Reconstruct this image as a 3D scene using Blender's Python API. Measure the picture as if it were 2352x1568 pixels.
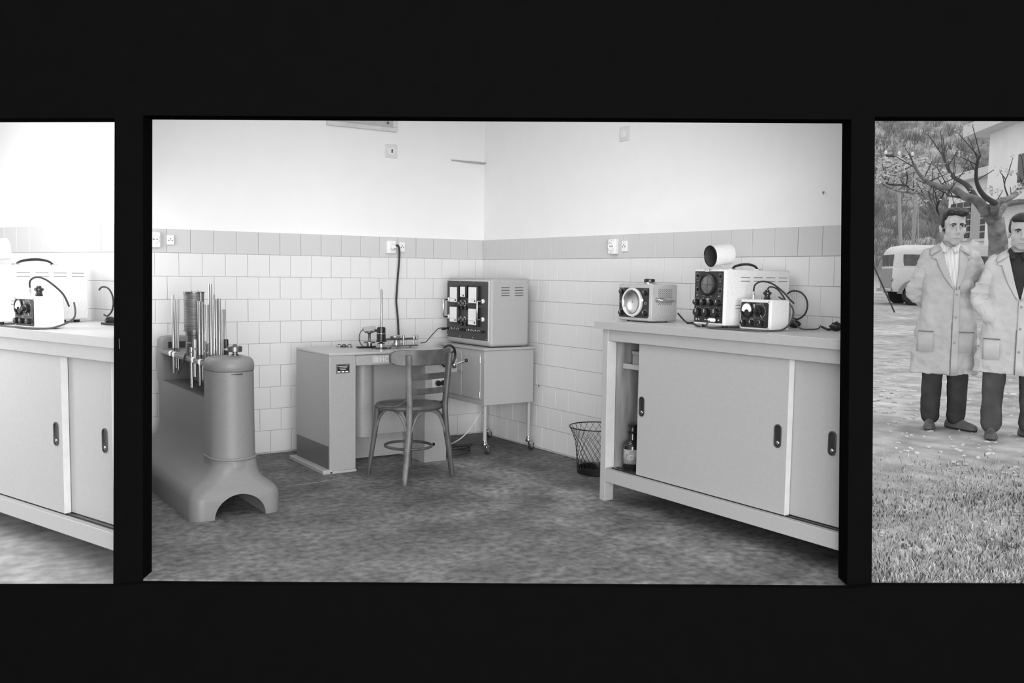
import bpy, bmesh, math, random
from mathutils import Vector, Matrix
random.seed(7)
for _o in list(bpy.data.objects): bpy.data.objects.remove(_o)
SC = bpy.context.scene
COL = SC.collection
PI = math.pi

# ------------------------------------------------------------------ camera
# world: room corner at the origin, tiled back wall on y=0, side wall on x=0, floor z=0
CAM = Vector((-3.94060802, -6.16363471, 1.25257694))
CM = Matrix(((0.83450939, 0.03409461, -0.54993785),
             (-0.55084803, 0.07457479, -0.83126713),
             (0.01266977, 0.99663241, 0.08101431)))
FPX, PX, PY = 2145.816, 1141.0, 803.0
cd = bpy.data.cameras.new('camera'); cam = bpy.data.objects.new('camera', cd); COL.objects.link(cam)
cam.matrix_world = Matrix.Translation(CAM) @ CM.to_4x4()
cd.sensor_width = 36.0; cd.lens = FPX * 36.0 / 2352.0
cd.shift_x = (1176 - PX) / 2352.0; cd.shift_y = (PY - 784) / 2352.0
cd.clip_end = 600
SC.camera = cam
SC.view_settings.view_transform = 'Standard'; SC.view_settings.look = 'None'
SC.view_settings.gamma = 1.0; SC.view_settings.use_curve_mapping = False
SC.view_settings.exposure = 0.1

# ------------------------------------------------------------------ sky and lamps
w = bpy.data.worlds.new('overcast_sky'); SC.world = w; w.use_nodes = True
bg = w.node_tree.nodes['Background']
bg.inputs[0].default_value = (0.9, 0.9, 0.9, 1); bg.inputs[1].default_value = 1.1

YAW = math.radians(33.48725551)
HD = Vector((math.sin(YAW), math.cos(YAW))); RT = Vector((math.cos(YAW), -math.sin(YAW)))
def sdw(s, D, z=0.0):            # s to the right of the viewing line, D along it
    return Vector((CAM.x + s*RT.x + D*HD.x, CAM.y + s*RT.y + D*HD.y, z))
def area(name, loc, target, sx, sy, power, spread=PI):
    l = bpy.data.lights.new(name, 'AREA'); l.shape = 'RECTANGLE'; l.size = sx; l.size_y = sy; l.energy = power
    l.spread = spread
    o = bpy.data.objects.new(name, l); COL.objects.link(o); o.location = loc
    o.rotation_euler = (Vector(target) - Vector(loc)).to_track_quat('-Z', 'Y').to_euler()
    return o
area('lintel_fill', sdw(-0.5, 4.13, 2.36), sdw(-0.5, 6.9, 1.05), 1.5, 0.6, 18)  # unseen fill lamp added behind the lintel to brighten the upper walls
area('assumed_daylight_fill', sdw(0.9, -3.6, 1.25), sdw(0.2, 6.0, 0.9), 5.5, 3.0, 640)  # unseen area lamp added behind the camera; daylight from that side is assumed
area('alcove_fill', (-2.93, -.42, 1.15), (-1.5, -.55, .8), 0.5, 1.1, 8)  # unseen fill lamp added to brighten the machine's left flank
area('ceiling_fill', sdw(-0.4, 5.0, 2.66), sdw(-0.4, 5.02, 0), 1.3, 0.4, 4)  # unseen lamp added to lift the room from above
area('lintel_fill', sdw(-2.2, 4.1, 2.33), sdw(-2.2, 5.1, 1.2), 1.4, 0.6, 12)  # same kind of added fill, over the side room's opening
area('side_room_fill', sdw(-3.25, 3.98, 1.35), sdw(-2.35, 4.9, .75), 0.7, 1.5, 20)  # unseen fill lamp added to brighten the side room's bench front
sun = bpy.data.lights.new('sun', 'SUN'); sun.energy = 1.1; sun.angle = math.radians(40)
so = bpy.data.objects.new('sun', sun); COL.objects.link(so); so.location = (10, -10, 30)
so.rotation_euler = Vector((-0.25, 0.55, -1.0)).to_track_quat('-Z', 'Y').to_euler()

# ------------------------------------------------------------------ helpers
def ray(x, y): return CM @ Vector(((x - PX) / FPX, -(y - PY) / FPX, -1.0))
def onp(x, y, axis, val):        # point of a plane seen at a photograph position
    d = ray(x, y); t = (val - CAM[axis]) / d[axis]; return CAM + d * t
def atD(x, y, D):                # point at distance D along the viewing line
    d = ray(x, y); t = D / (d.x*HD.x + d.y*HD.y); return CAM + d * t

class MB:
    def __init__(s): s.v = []; s.f = []
    def add(s, vs, fs, M=None):
        n = len(s.v)
        s.v += [tuple(M @ Vector(p)) if M else tuple(p) for p in vs]
        s.f += [tuple(i + n for i in f) for f in fs]; return s
    def box(s, x0, x1, y0, y1, z0, z1, M=None):
        vs = [(x, y, z) for z in (z0, z1) for y in (y0, y1) for x in (x0, x1)]
        return s.add(vs, [(0,2,3,1),(4,5,7,6),(0,1,5,4),(2,6,7,3),(0,4,6,2),(1,3,7,5)], M)
    def prism(s, poly, a0, a1, axis='z', M=None):
        n = len(poly)
        def mk(p, a):
            return (p[0], p[1], a) if axis == 'z' else ((p[0], a, p[1]) if axis == 'y' else (a, p[0], p[1]))
        vs = [mk(p, a0) for p in poly] + [mk(p, a1) for p in poly]
        fs = [tuple(range(n))[::-1], tuple(range(n, 2*n))] + [(i, (i+1) % n, n + (i+1) % n, n + i) for i in range(n)]
        return s.add(vs, fs, M)
    def rings(s, rs, cap=True, closed=True, M=None):
        n = len(rs[0]); vs = [p for r in rs for p in r]; fs = []
        for k in range(len(rs) - 1):
            for i in range(n if closed else n - 1):
                j = (i + 1) % n; fs.append((k*n + i, k*n + j, (k+1)*n + j, (k+1)*n + i))
        if cap and closed:
            fs.append(tuple(range(n))[::-1]); fs.append(tuple((len(rs)-1)*n + i for i in range(n)))
        return s.add(vs, fs, M)
    def tube(s, pts, r, n=8, cap=True, flat=1.0, up=None):
        pts = [Vector(p) for p in pts]; rs = []
        rr = r if isinstance(r, (list, tuple)) else [r] * len(pts)
        T = [(pts[min(i+1, len(pts)-1)] - pts[max(i-1, 0)]).normalized() for i in range(len(pts))]
        u = Vector(up) if up else (Vector((0,0,1)) if abs(T[0].z) < .9 else Vector((1,0,0)))
        a = (u - T[0]*u.dot(T[0])).normalized()
        for i, p in enumerate(pts):
            a = (a - T[i]*a.dot(T[i]))
            a = a.normalized() if a.length > 1e-6 else T[i].orthogonal().normalized()
            b = T[i].cross(a)
            rs.append([tuple(p + (a*math.cos(2*PI*k/n)*flat + b*math.sin(2*PI*k/n))*rr[i]) for k in range(n)])
        return s.rings(rs, cap)
    def lathe(s, prof, n=24, M=None, cap=True):
        return s.rings([[(r*math.cos(2*PI*k/n), r*math.sin(2*PI*k/n), z) for k in range(n)] for r, z in prof], cap, M=M)
    def ball(s, c, r, n=12, m=8, M=None):
        r = r if isinstance(r, (list, tuple)) else (r, r, r)
        rs = []
        for j in range(1, m):
            t = PI*j/m - PI/2
            rs.append([(c[0]+r[0]*math.cos(t)*math.cos(2*PI*k/n), c[1]+r[1]*math.cos(t)*math.sin(2*PI*k/n), c[2]+r[2]*math.sin(t)) for k in range(n)])
        vs = [p for q in rs for p in q]; fs = []
        for k in range(m-2):
            for i in range(n):
                j = (i+1) % n; fs.append((k*n+i, k*n+j, (k+1)*n+j, (k+1)*n+i))
        vs += [(c[0], c[1], c[2]-r[2]), (c[0], c[1], c[2]+r[2])]; b = len(vs)-2
        for i in range(n):
            fs.append((i, b, (i+1) % n)); fs.append(((m-2)*n+i, (m-2)*n+(i+1) % n, b+1))
        return s.add(vs, fs, M)
    def torus(s, c, R, r, n=28, m=8, M=None):
        vs = []; fs = []
        for i in range(n):
            a = 2*PI*i/n
            for j in range(m):
                b = 2*PI*j/m; vs.append((c[0]+(R+r*math.cos(b))*math.cos(a), c[1]+(R+r*math.cos(b))*math.sin(a), c[2]+r*math.sin(b)))
        for i in range(n):
            for j in range(m):
                fs.append((i*m+j, ((i+1) % n)*m+j, ((i+1) % n)*m+(j+1) % m, i*m+(j+1) % m))
        return s.add(vs, fs, M)
    def mesh(s, name):
        me = bpy.data.meshes.new(name); me.from_pydata(s.v, [], s.f); me.update()
        bm = bmesh.new(); bm.from_mesh(me); bmesh.ops.recalc_face_normals(bm, faces=bm.faces); bm.to_mesh(me); bm.free()
        return me
    def build(s, name, mat, parent=None, smooth=None, bevel=0.0, seg=2):
        me = s.mesh(name)
        o = bpy.data.objects.new(name, me); COL.objects.link(o)
        me.materials.append(mat)
        if parent: o.parent = parent
        if bevel:
            m = o.modifiers.new('bevel', 'BEVEL'); m.width = bevel; m.segments = seg; m.limit_method = 'ANGLE'; m.angle_limit = math.radians(35)
            m.harden_normals = False
        if smooth or bevel:
            for p in me.polygons: p.use_smooth = True
            me.set_sharp_from_angle(angle=math.radians(smooth if smooth else 40))
        return o

def TR(loc=(0,0,0), rot=(0,0,0), sc=(1,1,1)):
    from mathutils import Euler
    return Matrix.Translation(loc) @ Euler(rot).to_matrix().to_4x4() @ Matrix.Diagonal((*sc, 1))
def spline(pts, n=8):            # smooth curve through points
    P = [Vector(p) for p in pts]; out = []
    for i in range(len(P)-1):
        p0 = P[max(i-1, 0)]; p1 = P[i]; p2 = P[i+1]; p3 = P[min(i+2, len(P)-1)]
        for k in range(n):
            t = k/n
            out.append(0.5*((2*p1) + (p2-p0)*t + (2*p0-5*p1+4*p2-p3)*t*t + (3*p1-p0-3*p2+p3)*t**3))
    out.append(P[-1]); return out
def tag(o, label, cat, group=None):
    o['label'] = label; o['category'] = cat
    if group: o['group'] = group
    return o
def thing(name, label, cat, loc=(0,0,0), rotz=0.0, group=None):
    o = bpy.data.objects.new(name, None); COL.objects.link(o); o.empty_display_size = .1
    o.location = loc; o.rotation_euler = (0, 0, rotz)
    return tag(o, label, cat, group)
def struct(o): o['kind'] = 'structure'; return o
def bake(o):                     # turn modifiers into plain mesh
    dg = bpy.context.evaluated_depsgraph_get(); dg.update()
    me = bpy.data.meshes.new_from_object(o.evaluated_get(dg)); old = o.data
    o.modifiers.clear(); o.data = me; me.name = old.name; bpy.data.meshes.remove(old)
    return o
def rrect(x0, x1, y0, y1, r, z, n=6):
    out = []
    for cx, cy, a0 in ((x1-r, y1-r, 0), (x0+r, y1-r, 90), (x0+r, y0+r, 180), (x1-r, y0+r, 270)):
        for k in range(n+1):
            a = math.radians(a0 + 90*k/n); out.append((cx + r*math.cos(a), cy + r*math.sin(a), z))
    return out

# ------------------------------------------------------------------ materials (all greys)
MATS = {}
def L(v):                        # display grey 0..255 -> linear
    c = v/255.0; return c/12.92 if c <= .04045 else ((c+.055)/1.055)**2.4
def mat(name, g, rough=.6, metal=0.0, var=0.08, scale=12.0, bump=0.0, bscale=80.0, spec=0.5, var2=0.0, scale2=2.0, detail=6.0, stretch=None):
    if name in MATS: return MATS[name]
    m = bpy.data.materials.new(name); m.use_nodes = True; nt = m.node_tree; N = nt.nodes
    b = N['Principled BSDF']; b.inputs['Roughness'].default_value = rough; b.inputs['Metallic'].default_value = metal
    b.inputs['Specular IOR Level'].default_value = spec
    tc = N.new('ShaderNodeTexCoord'); src = tc.outputs['Object']
    if stretch:
        mp = N.new('ShaderNodeMapping'); mp.inputs['Scale'].default_value = stretch; nt.links.new(src, mp.inputs[0]); src = mp.outputs[0]
    def noise(sc, det):
        n = N.new('ShaderNodeTexNoise'); n.inputs['Scale'].default_value = sc; n.inputs['Detail'].default_value = det
        nt.links.new(src, n.inputs['Vector']); return n.outputs['Fac']
    def ramp(fac, lo, hi, p0=.3, p1=.7):
        r = N.new('ShaderNodeMapRange'); r.inputs['From Min'].default_value = p0; r.inputs['From Max'].default_value = p1
        r.inputs['To Min'].default_value = lo; r.inputs['To Max'].default_value = hi; nt.links.new(fac, r.inputs['Value']); return r.outputs[0]
    val = ramp(noise(scale, detail), g*(1-var), g*(1+var))
    if var2:
        mu = N.new('ShaderNodeMath'); mu.operation = 'MULTIPLY'
        nt.links.new(val, mu.inputs[0]); nt.links.new(ramp(noise(scale2, 5.0), 1-var2, 1+var2), mu.inputs[1]); val = mu.outputs[0]
    nt.links.new(val, b.inputs['Base Color'])
    if bump:
        bp = N.new('ShaderNodeBump'); bp.inputs['Strength'].default_value = bump; bp.inputs['Distance'].default_value = .01
        nt.links.new(noise(bscale, 4.0), bp.inputs['Height']); nt.links.new(bp.outputs[0], b.inputs['Normal'])
    MATS[name] = m; return m
M_FRONT = mat('film_border_black', .0034, .95, spec=0.0, var=.05)
M_PLASTER = mat('white_plaster', .80, .85, var=.012, scale=7, bump=.08, bscale=30, spec=.2)
M_GROUT = mat('tile_grout', .56, .9, spec=.1)
M_TILE = mat('glazed_tile', .69, .32, var=.02, scale=3, spec=.35)
M_TILE_TOP = mat('glazed_tile_grey', .55, .32, var=.02, scale=3, spec=.35)
M_FLOOR = mat('worn_concrete', .130, .62, var=.48, scale=24, bump=.15, bscale=60, var2=.36, scale2=3.2, detail=14, spec=.35)
# paler strip along the bench; shade under the bench put into the colour
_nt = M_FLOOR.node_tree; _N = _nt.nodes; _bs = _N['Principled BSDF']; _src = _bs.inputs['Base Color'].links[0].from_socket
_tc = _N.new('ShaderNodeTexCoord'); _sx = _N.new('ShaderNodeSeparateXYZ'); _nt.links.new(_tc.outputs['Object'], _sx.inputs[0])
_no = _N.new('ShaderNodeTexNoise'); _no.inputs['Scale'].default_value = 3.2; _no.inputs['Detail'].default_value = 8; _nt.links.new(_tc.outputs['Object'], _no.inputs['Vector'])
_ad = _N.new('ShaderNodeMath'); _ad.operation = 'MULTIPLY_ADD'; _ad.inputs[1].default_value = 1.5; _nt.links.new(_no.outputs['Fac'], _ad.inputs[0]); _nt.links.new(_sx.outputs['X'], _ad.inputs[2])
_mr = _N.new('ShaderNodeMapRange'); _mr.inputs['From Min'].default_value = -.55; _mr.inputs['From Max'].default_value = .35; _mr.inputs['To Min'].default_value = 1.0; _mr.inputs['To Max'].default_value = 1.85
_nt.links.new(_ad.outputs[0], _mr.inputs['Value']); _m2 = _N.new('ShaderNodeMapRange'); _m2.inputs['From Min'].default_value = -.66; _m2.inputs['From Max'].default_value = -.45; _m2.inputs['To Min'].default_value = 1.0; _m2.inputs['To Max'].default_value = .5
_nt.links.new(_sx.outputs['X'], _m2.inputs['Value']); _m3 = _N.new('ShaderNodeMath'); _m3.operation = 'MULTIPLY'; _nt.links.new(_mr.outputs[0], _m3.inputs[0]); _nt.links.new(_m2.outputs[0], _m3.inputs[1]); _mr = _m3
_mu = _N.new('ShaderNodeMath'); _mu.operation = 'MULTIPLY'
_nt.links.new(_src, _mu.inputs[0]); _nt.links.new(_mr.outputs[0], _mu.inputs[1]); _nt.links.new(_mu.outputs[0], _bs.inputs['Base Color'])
M_FLOORMARK = mat('pale_floor_scuff', .27, .8, var=.35, scale=22)
M_FLOOR2 = mat('overexposed_concrete', .30, .6, var=.3, scale=14, detail=10, var2=.25, scale2=3)  # same concrete as the laboratory; side room's overexposure put into the colour
M_CEIL = mat('ceiling_plaster', .75, .9)
M_BENCH = mat('bench_grey_enamel', .37, .45, var=.035, scale=60)
M_BENCHTOP = mat('bench_top_laminate', .60, .38, var=.03, scale=40)
M_WOODRAW = mat('stained_plywood', .24, .75, var=.35, scale=9, stretch=(3, 3, .4))
M_MACH = mat('machine_hammer_paint', .185, .48, var=.05, scale=90, bump=.02, bscale=160)
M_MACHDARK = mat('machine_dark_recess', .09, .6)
M_DESK = mat('desk_hammer_paint', .31, .42, var=.05, scale=90)
M_DESKDARK = mat('desk_dark_grey', .10, .45)
M_CART = mat('cart_grey_paint', .36, .48, var=.04, scale=80)
M_PANEL = mat('instrument_panel_charcoal', .045, .5, var=.1, scale=120)
M_BLACKPANEL = mat('black_enamel_panel', .014, .38)
M_BLACK = mat('black_bakelite', .010, .3)
M_RUBBER = mat('black_rubber', .018, .6)
M_GREYCORD = mat('grey_cable', .06, .55)
M_WHITECORD = mat('white_cable', .6, .5)
M_CHROME = mat('chrome', .60, .2, 1.0, var=.03)
M_TUBE = mat('steel_tube', .40, .30, 1.0, var=.03, scale=8)
M_STEEL = mat('brushed_steel', .50, .3, 1.0, var=.1, scale=40)
M_DSTEEL = mat('dark_steel', .16, .35, .9)
M_WHITE = mat('white_plastic', .78, .4, var=.02)
M_PAPER = mat('white_meter_dial', .82, .5, var=.03)
M_MARK = mat('pale_marking', .42, .6)
M_SPOOL = mat('wound_wire', .16, .45, .3, var=.5, scale=14, stretch=(1, 1, 14))
M_WOOD = mat('dark_bent_wood', .07, .42, var=.35, scale=11, stretch=(2, 2, 1))
M_WOODL = mat('worn_bent_wood', .14, .5, var=.35, scale=18)
M_CASE = mat('pale_hammertone_case', .73, .42, var=.08, scale=150)
M_CASEGREY = mat('grey_hammertone_case', .40, .4, var=.16, scale=190)
M_GLASSDARK = mat('oscilloscope_screen', .10, .25, var=.2, scale=50)
M_HOODIN = mat('hood_inside', .06, .5)
M_BOTTLE = mat('brown_bottle_glass', .012, .08)
M_LABEL = mat('paper_label', .24, .7, var=.3, scale=60)
# ------------------------------------------------------------------ the shell: added front wall with three openings, the laboratory, the room beside it
FD0, FD1 = 3.70, 3.80
def front_piece(mb, poly):       # polygon in (s, z), extruded along the viewing line
    n = len(poly)
    vs = [tuple(sdw(s_, FD0, z)) for s_, z in poly] + [tuple(sdw(s_, FD1, z)) for s_, z in poly]
    mb.add(vs, [tuple(range(n)), tuple(range(n, 2*n))[::-1]] + [(i, (i+1) % n, n+(i+1) % n, n+i) for i in range(n)])
LT, LB = (-1.501, 1.838), (-1.544, -.020)
TL, TRt, BR, BL = (-1.390, 1.850), (1.370, 1.869), (1.433, .012), (-1.424, -.007)
RTp, RBp = (1.461, 1.880), (1.532, .024)
LX, RX = -3.6, 4.6
mb = MB()
def front_quads(up, lo, d0, d1):   # strip of blocks between an upper and a lower edge line
    for (a0, a1), (b0, b1) in zip(zip(up, up[1:]), zip(lo, lo[1:])):
        poly = [b0, b1, a1, a0]
        vs = [tuple(sdw(s_, d0, z)) for s_, z in poly] + [tuple(sdw(s_, d1, z)) for s_, z in poly]
        mb.add(vs, [(0, 1, 2, 3), (7, 6, 5, 4), (0, 4, 5, 1), (3, 2, 6, 7), (0, 3, 7, 4), (1, 5, 6, 2)])
lin = [(-9, 1.78), (LX, 1.81), LT, TL, TRt, RTp, (RX, 1.915), (9, 1.93)]
sil = [(-9, -.06), (LX, -.05), LB, BL, BR, RBp, (RX, .055), (9, .06)]
front_quads([(p[0], 4.6) for p in lin], lin, FD0, FD1)
front_quads(sil, [(p[0], -.75) for p in sil], FD0-.04, FD0)
for i in (0, 2, 4, 6): front_quads(lin[i:i+2], sil[i:i+2], FD0, FD1)
struct(mb.build('wall_film_border', M_FRONT))  # made-up wall standing in for the black film border
mb = MB(); mb.prism([tuple(sdw(s_, D).xy) for s_, D in ((-9, -3), (9, -3), (9, 3.7), (-9, 3.7))], -.80, -.75)
struct(mb.build('floor_forecourt', mat('dark_asphalt', .02, .9, spec=.1)))

def cross(k, p, q):              # where the line of slope k through the viewing point meets segment p-q
    f = lambda t: (lambda v: v.dot(RT) - k*v.dot(HD))(Vector(p).lerp(Vector(q), t) - CAM.xy)
    a, b = f(0), f(1); return Vector(p).lerp(Vector(q), -a/(b-a))
KL0, KL1, KR0, KR1 = -.404, -.3885, .3880, .3945
RE = cross(KR0, (0, -2), (0, -5))          # side wall ends here
LE = Vector((-3.06, 0.0))                  # back wall ends here, in the added alcove
REo = cross(KR1, (.12, -2), (.12, -5)); LEo = Vector((-3.12, .12))
def P2(s_, D): return sdw(s_, D).xy
# partitions
mb = MB(); mb.prism([tuple(P2(KR0*3.8, 3.8)), tuple(P2(KR1*3.8, 3.8)), tuple(REo), tuple(RE)], -.1, 2.9)
struct(mb.build('wall_partition_right', M_PLASTER))
ja, jb = P2(KL1*4.97, 4.97), P2(KL0*5.02, 5.02)      # partition turns left here; alcove added to get light onto the machine
mb = MB(); mb.prism([tuple(P2(KL0*3.8, 3.8)), tuple(P2(KL1*3.8, 3.8)), tuple(ja), tuple(jb)], -.1, 2.9)
mb.prism([tuple(jb), tuple(ja), tuple(LE), tuple(LEo)], -.1, 2.9)
struct(mb.build('wall_partition_left', M_PLASTER))
# floor and ceiling of the laboratory
lab = [tuple(P2(KL1*3.705, 3.705)), tuple(P2(KR0*3.705, 3.705)), tuple(RE), (0, 0), tuple(LE), tuple(ja)]
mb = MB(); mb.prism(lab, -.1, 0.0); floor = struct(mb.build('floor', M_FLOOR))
lab2 = [tuple(P2(KL0*3.8, 3.8)), tuple(P2(KR1*3.8, 3.8)), tuple(REo), (.12, .12), tuple(LEo), tuple(jb)]
mb = MB(); mb.prism(lab2, 2.75, 2.9); struct(mb.build('ceiling', M_CEIL))
# walls with tiled dado
TT, TH = 1.5105, .15
def tile_mesh(wd, ht):
    g = .0011; c = .0014; d = .007
    x0, x1, z0, z1 = g, wd-g, g, ht-g
    vs = [(x0, 0, z0), (x1, 0, z0), (x1, 0, z1), (x0, 0, z1), (x0, -d+c, z0), (x1, -d+c, z0), (x1, -d+c, z1), (x0, -d+c, z1),
          (x0+c, -d, z0+c), (x1-c, -d, z0+c), (x1-c, -d, z1-c), (x0+c, -d, z1-c)]
    fs = [(0,1,5,4),(1,2,6,5),(2,3,7,6),(3,0,4,7),(4,5,9,8),(5,6,10,9),(6,7,11,10),(7,4,8,11),(8,9,10,11)]
    return vs, fs
_tc = {}
def tile_obj(wd, ht, m, parent, M):
    key = (round(wd, 3), round(ht, 3), m.name)
    if key not in _tc:
        vs, fs = tile_mesh(wd, ht); me = bpy.data.meshes.new('tile'); me.from_pydata(vs, [], fs); me.materials.append(m); me.update(); _tc[key] = me
    o = bpy.data.objects.new('tile', _tc[key]); COL.objects.link(o); o.parent = parent; o.matrix_local = M
    return o
def tile_wall(parent, u0, u1, place, anchor=0.0, rnd=None):
    """running-bond tiles between u0 and u1 along a wall, joints of the top row at multiples of a tile"""
    rnd = rnd or random.Random(3)
    for r in range(10):
        off = anchor + (0 if r % 2 == 0 else TH/2)
        k = math.floor((u0 - off)/TH); z0 = TT - TH*(r+1)
        while True:
            a = off + k*TH; b = a + TH; k += 1
            if a >= u1 - 1e-4: break
            a2, b2 = max(a, u0), min(b, u1)
            if b2 - a2 < .012: continue
            M = place(a2, z0) @ Matrix.Translation((0, rnd.uniform(-.0006, .0006), 0)) @ Matrix.Rotation(rnd.uniform(-.004, .004), 4, 'Z') @ Matrix.Rotation(rnd.uniform(-.004, .004), 4, 'X')
            tile_obj(b2-a2, TH, M_TILE_TOP if r == 0 else M_TILE, parent, M)
def wall_box(name, poly, z1=2.9):
    """plaster wall as box prism with a grout bed let into the lower part"""
    mb = MB(); mb.prism(poly, -.1, z1); return struct(mb.build(name, M_PLASTER))
WL = wall_box('wall_left', [tuple(LE), (0, 0), (.12, .12), tuple(LEo)])
WR = wall_box('wall_right', [(0, 0), tuple(RE), tuple(REo), (.12, .12)])
mb = MB(); mb.box(LE.x, 0, -.003, 0, 0, TT); mb.build('grout_bed', M_GROUT, WL)
mb = MB(); mb.box(-.003, 0, RE.y, 0, 0, TT); mb.build('grout_bed', M_GROUT, WR)
tile_wall(WL, LE.x + .01, -.008, lambda u, z: Matrix.Translation((u, -.003, z)), rnd=random.Random(5))
ry90 = Matrix.Rotation(-PI/2, 4, 'Z')
tile_wall(WR, .008, -RE.y - .01, lambda u, z: Matrix.Translation((-.003, -u, z)) @ ry90, rnd=random.Random(6))
# worn pale lines on the floor
mb = MB()
def scuff(pts, wd):
    p = [onp(x, y, 2, 0.0) for x, y in pts]; up = []; lo = []
    for i, q in enumerate(p):
        t = (p[min(i+1, len(p)-1)] - p[max(i-1, 0)]).normalized(); nrm = Vector((-t.y, t.x, 0))
        ww = wd*(.6+.4*random.random()) * (.25 if i in (0, len(p)-1) else 1)
        up.append((q.x+nrm.x*ww, q.y+nrm.y*ww, .0012)); lo.append((q.x-nrm.x*ww, q.y-nrm.y*ww, .0012))
    n = len(p); mb.add(up+lo, [(i, i+1, n+i+1, n+i) for i in range(n-1)])
scuff([(652+i*12, 1119-i*1.75+random.uniform(-1, 1)) for i in range(14)], .013)
scuff([(330+i*8, 1158-i*1.3) for i in range(7)], .014)
mb.build('floor_scuff', M_FLOORMARK, floor)

# ---- the room beside (second bench), seen through the left opening
BO2, BR2, BZ2 = Vector((-3.7335, -.5382, -.0213)), math.radians(-70.43), -.0213
def b2w(X, Y, Z=0.0):
    return Vector((BO2.x + X*math.cos(BR2) - Y*math.sin(BR2), BO2.y + X*math.sin(BR2) + Y*math.cos(BR2), BZ2 + Z))
e1 = cross(KL0, b2w(-3, .62).xy, b2w(3, .62).xy)
e1o = cross(KL0, b2w(-3, .66).xy, b2w(3, .66).xy)
XE2 = (e1 - b2w(0, .62).xy).dot(Vector((math.cos(BR2), math.sin(BR2))))
fl2 = [tuple(P2(KL0*3.705, 3.705)), tuple(e1), tuple(b2w(-2.6, .62).xy), tuple(P2(-3.65, 3.705))]
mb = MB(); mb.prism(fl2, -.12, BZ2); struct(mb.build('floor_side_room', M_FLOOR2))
mb = MB(); mb.prism([tuple(P2(KL0*3.8, 3.8)), tuple(e1o), tuple(b2w(-2.7, .66).xy), tuple(P2(-3.75, 3.8))], 2.7, 2.85); struct(mb.build('ceiling_side_room', M_CEIL))
W2 = wall_box('wall_side_room_back', [tuple(e1), tuple(b2w(-2.6, .62).xy), tuple(b2w(-2.7, .66).xy), tuple(e1o)], 2.85)
struct(MB().prism([tuple(b2w(-2.6, .62).xy), tuple(P2(-3.65, 3.8)), tuple(P2(-3.75, 3.8)), tuple(b2w(-2.7, .66).xy)], -.1, 2.85).build('wall_side_room_left', M_PLASTER))
m2 = Matrix.Translation(BO2) @ Matrix.Rotation(BR2, 4, 'Z')
mb = MB(); mb.box(-2.55, XE2-.01, .617, .62, 0, TT, m2); mb.build('grout_bed', M_GROUT, W2)
tile_wall(W2, -.75, XE2 - .012, lambda u, z: m2 @ Matrix.Translation((u, .617, z)), rnd=random.Random(9))
# ------------------------------------------------------------------ wall fittings of the laboratory
def plate_on_wall(name, label, cat, wall, u0, u1, z0, z1, kind, group=None):
    """u along the wall (metres from the corner), local frame: x along wall to the right, -y out of the wall"""
    if wall == 'L': loc = ((u0+u1)/2, -.010 if z1 < TT else 0, z0); rz = 0
    else: loc = (-.010 if z1 < TT else 0, (u0+u1)/2, z0); rz = -PI/2
    wd = abs(u1-u0); ht = z1-z0
    t = thing(name, label, cat, loc, rz, group)
    if kind == 'double':          # surface mounted box with round socket
        MB().box(-wd/2, wd/2, -.034, 0, 0, ht).build('housing', M_WHITE, t, bevel=.006)
        q = MB().lathe([(.0, 0), (wd*.40, 0), (wd*.42, .004), (wd*.33, .007), (wd*.31, .001), (0, .001)], 24, TR((0, -.034, ht*.52), (PI/2, 0, 0))).build('socket_ring', M_WHITE, t, smooth=40)
        for sx in (-1, 1): MB().lathe([(.0042, 0), (.0042, .002)], 10, TR((sx*wd*.14, -.0345, ht*.52), (PI/2, 0, 0))).build('pin_hole', M_BLACK, t)
        for zz in (.1, .9): MB().lathe([(.003, 0), (.003, .002)], 8, TR((0, -.034, ht*zz), (PI/2, 0, 0))).build('screw', M_STEEL, t)
    elif kind == 'small':
        MB().box(-wd/2, wd/2, -.014, 0, 0, ht).build('housing', M_WHITE, t, bevel=.003)
        for q in ((0, .62), (-.22, .45), (.22, .45)):
            MB().lathe([(.0035, 0), (.0035, .002)], 8, TR((q[0]*wd, -.014, ht*q[1]), (PI/2, 0, 0))).build('pin_hole', M_BLACK, t)
    else:
        MB().box(-wd/2, wd/2, -.006, 0, 0, ht).build('cover_plate', mat('switch_plate', .66, .5), t, bevel=.003)
        MB().lathe([(0, 0), (wd*.30, 0), (wd*.28, .008), (0, .009)], 20, TR((0, -.006, ht*.5), (PI/2, 0, 0))).build('rotary_base', M_WHITE, t, smooth=40)
        MB().box(-.004, .004, -.028, -.012, ht*.5-.013, ht*.5+.013, TR((0, 0, 0), (0, 0, 0))).build('toggle', M_DSTEEL if wall == 'L' else M_WHITE, t, bevel=.002)
    return t
plate_on_wall('wall_socket', 'large white round socket on the tiled wall above the tube machine', 'socket', 'L', -2.510, -2.444, 1.391, 1.489, 'double')
plate_on_wall('wall_socket', 'small white three-hole outlet beside the large socket above the tube machine', 'socket', 'L', -2.403, -2.356, 1.410, 1.472, 'small')
plate_on_wall('wall_socket', 'white socket with a black cord plugged in, on the tiles behind the desk', 'socket', 'L', -.852, -.782, 1.390, 1.483, 'double')
plate_on_wall('wall_socket', 'small white outlet right of the plugged-in socket behind the desk', 'socket', 'L', -.745, -.699, 1.405, 1.476, 'small')
plate_on_wall('wall_switch', 'pale square switch plate high on the plaster above the plugged-in socket', 'switch', 'L', -.854, -.756, 2.079, 2.177, 'switch')
plate_on_wall('wall_socket', 'large white socket on the right tiled wall above the waste basket', 'socket', 'R', -1.541, -1.614, 1.386, 1.482, 'double')
plate_on_wall('wall_socket', 'small white outlet right of the large socket on the right tiled wall', 'socket', 'R', -1.650, -1.701, 1.402, 1.469, 'small')
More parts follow.
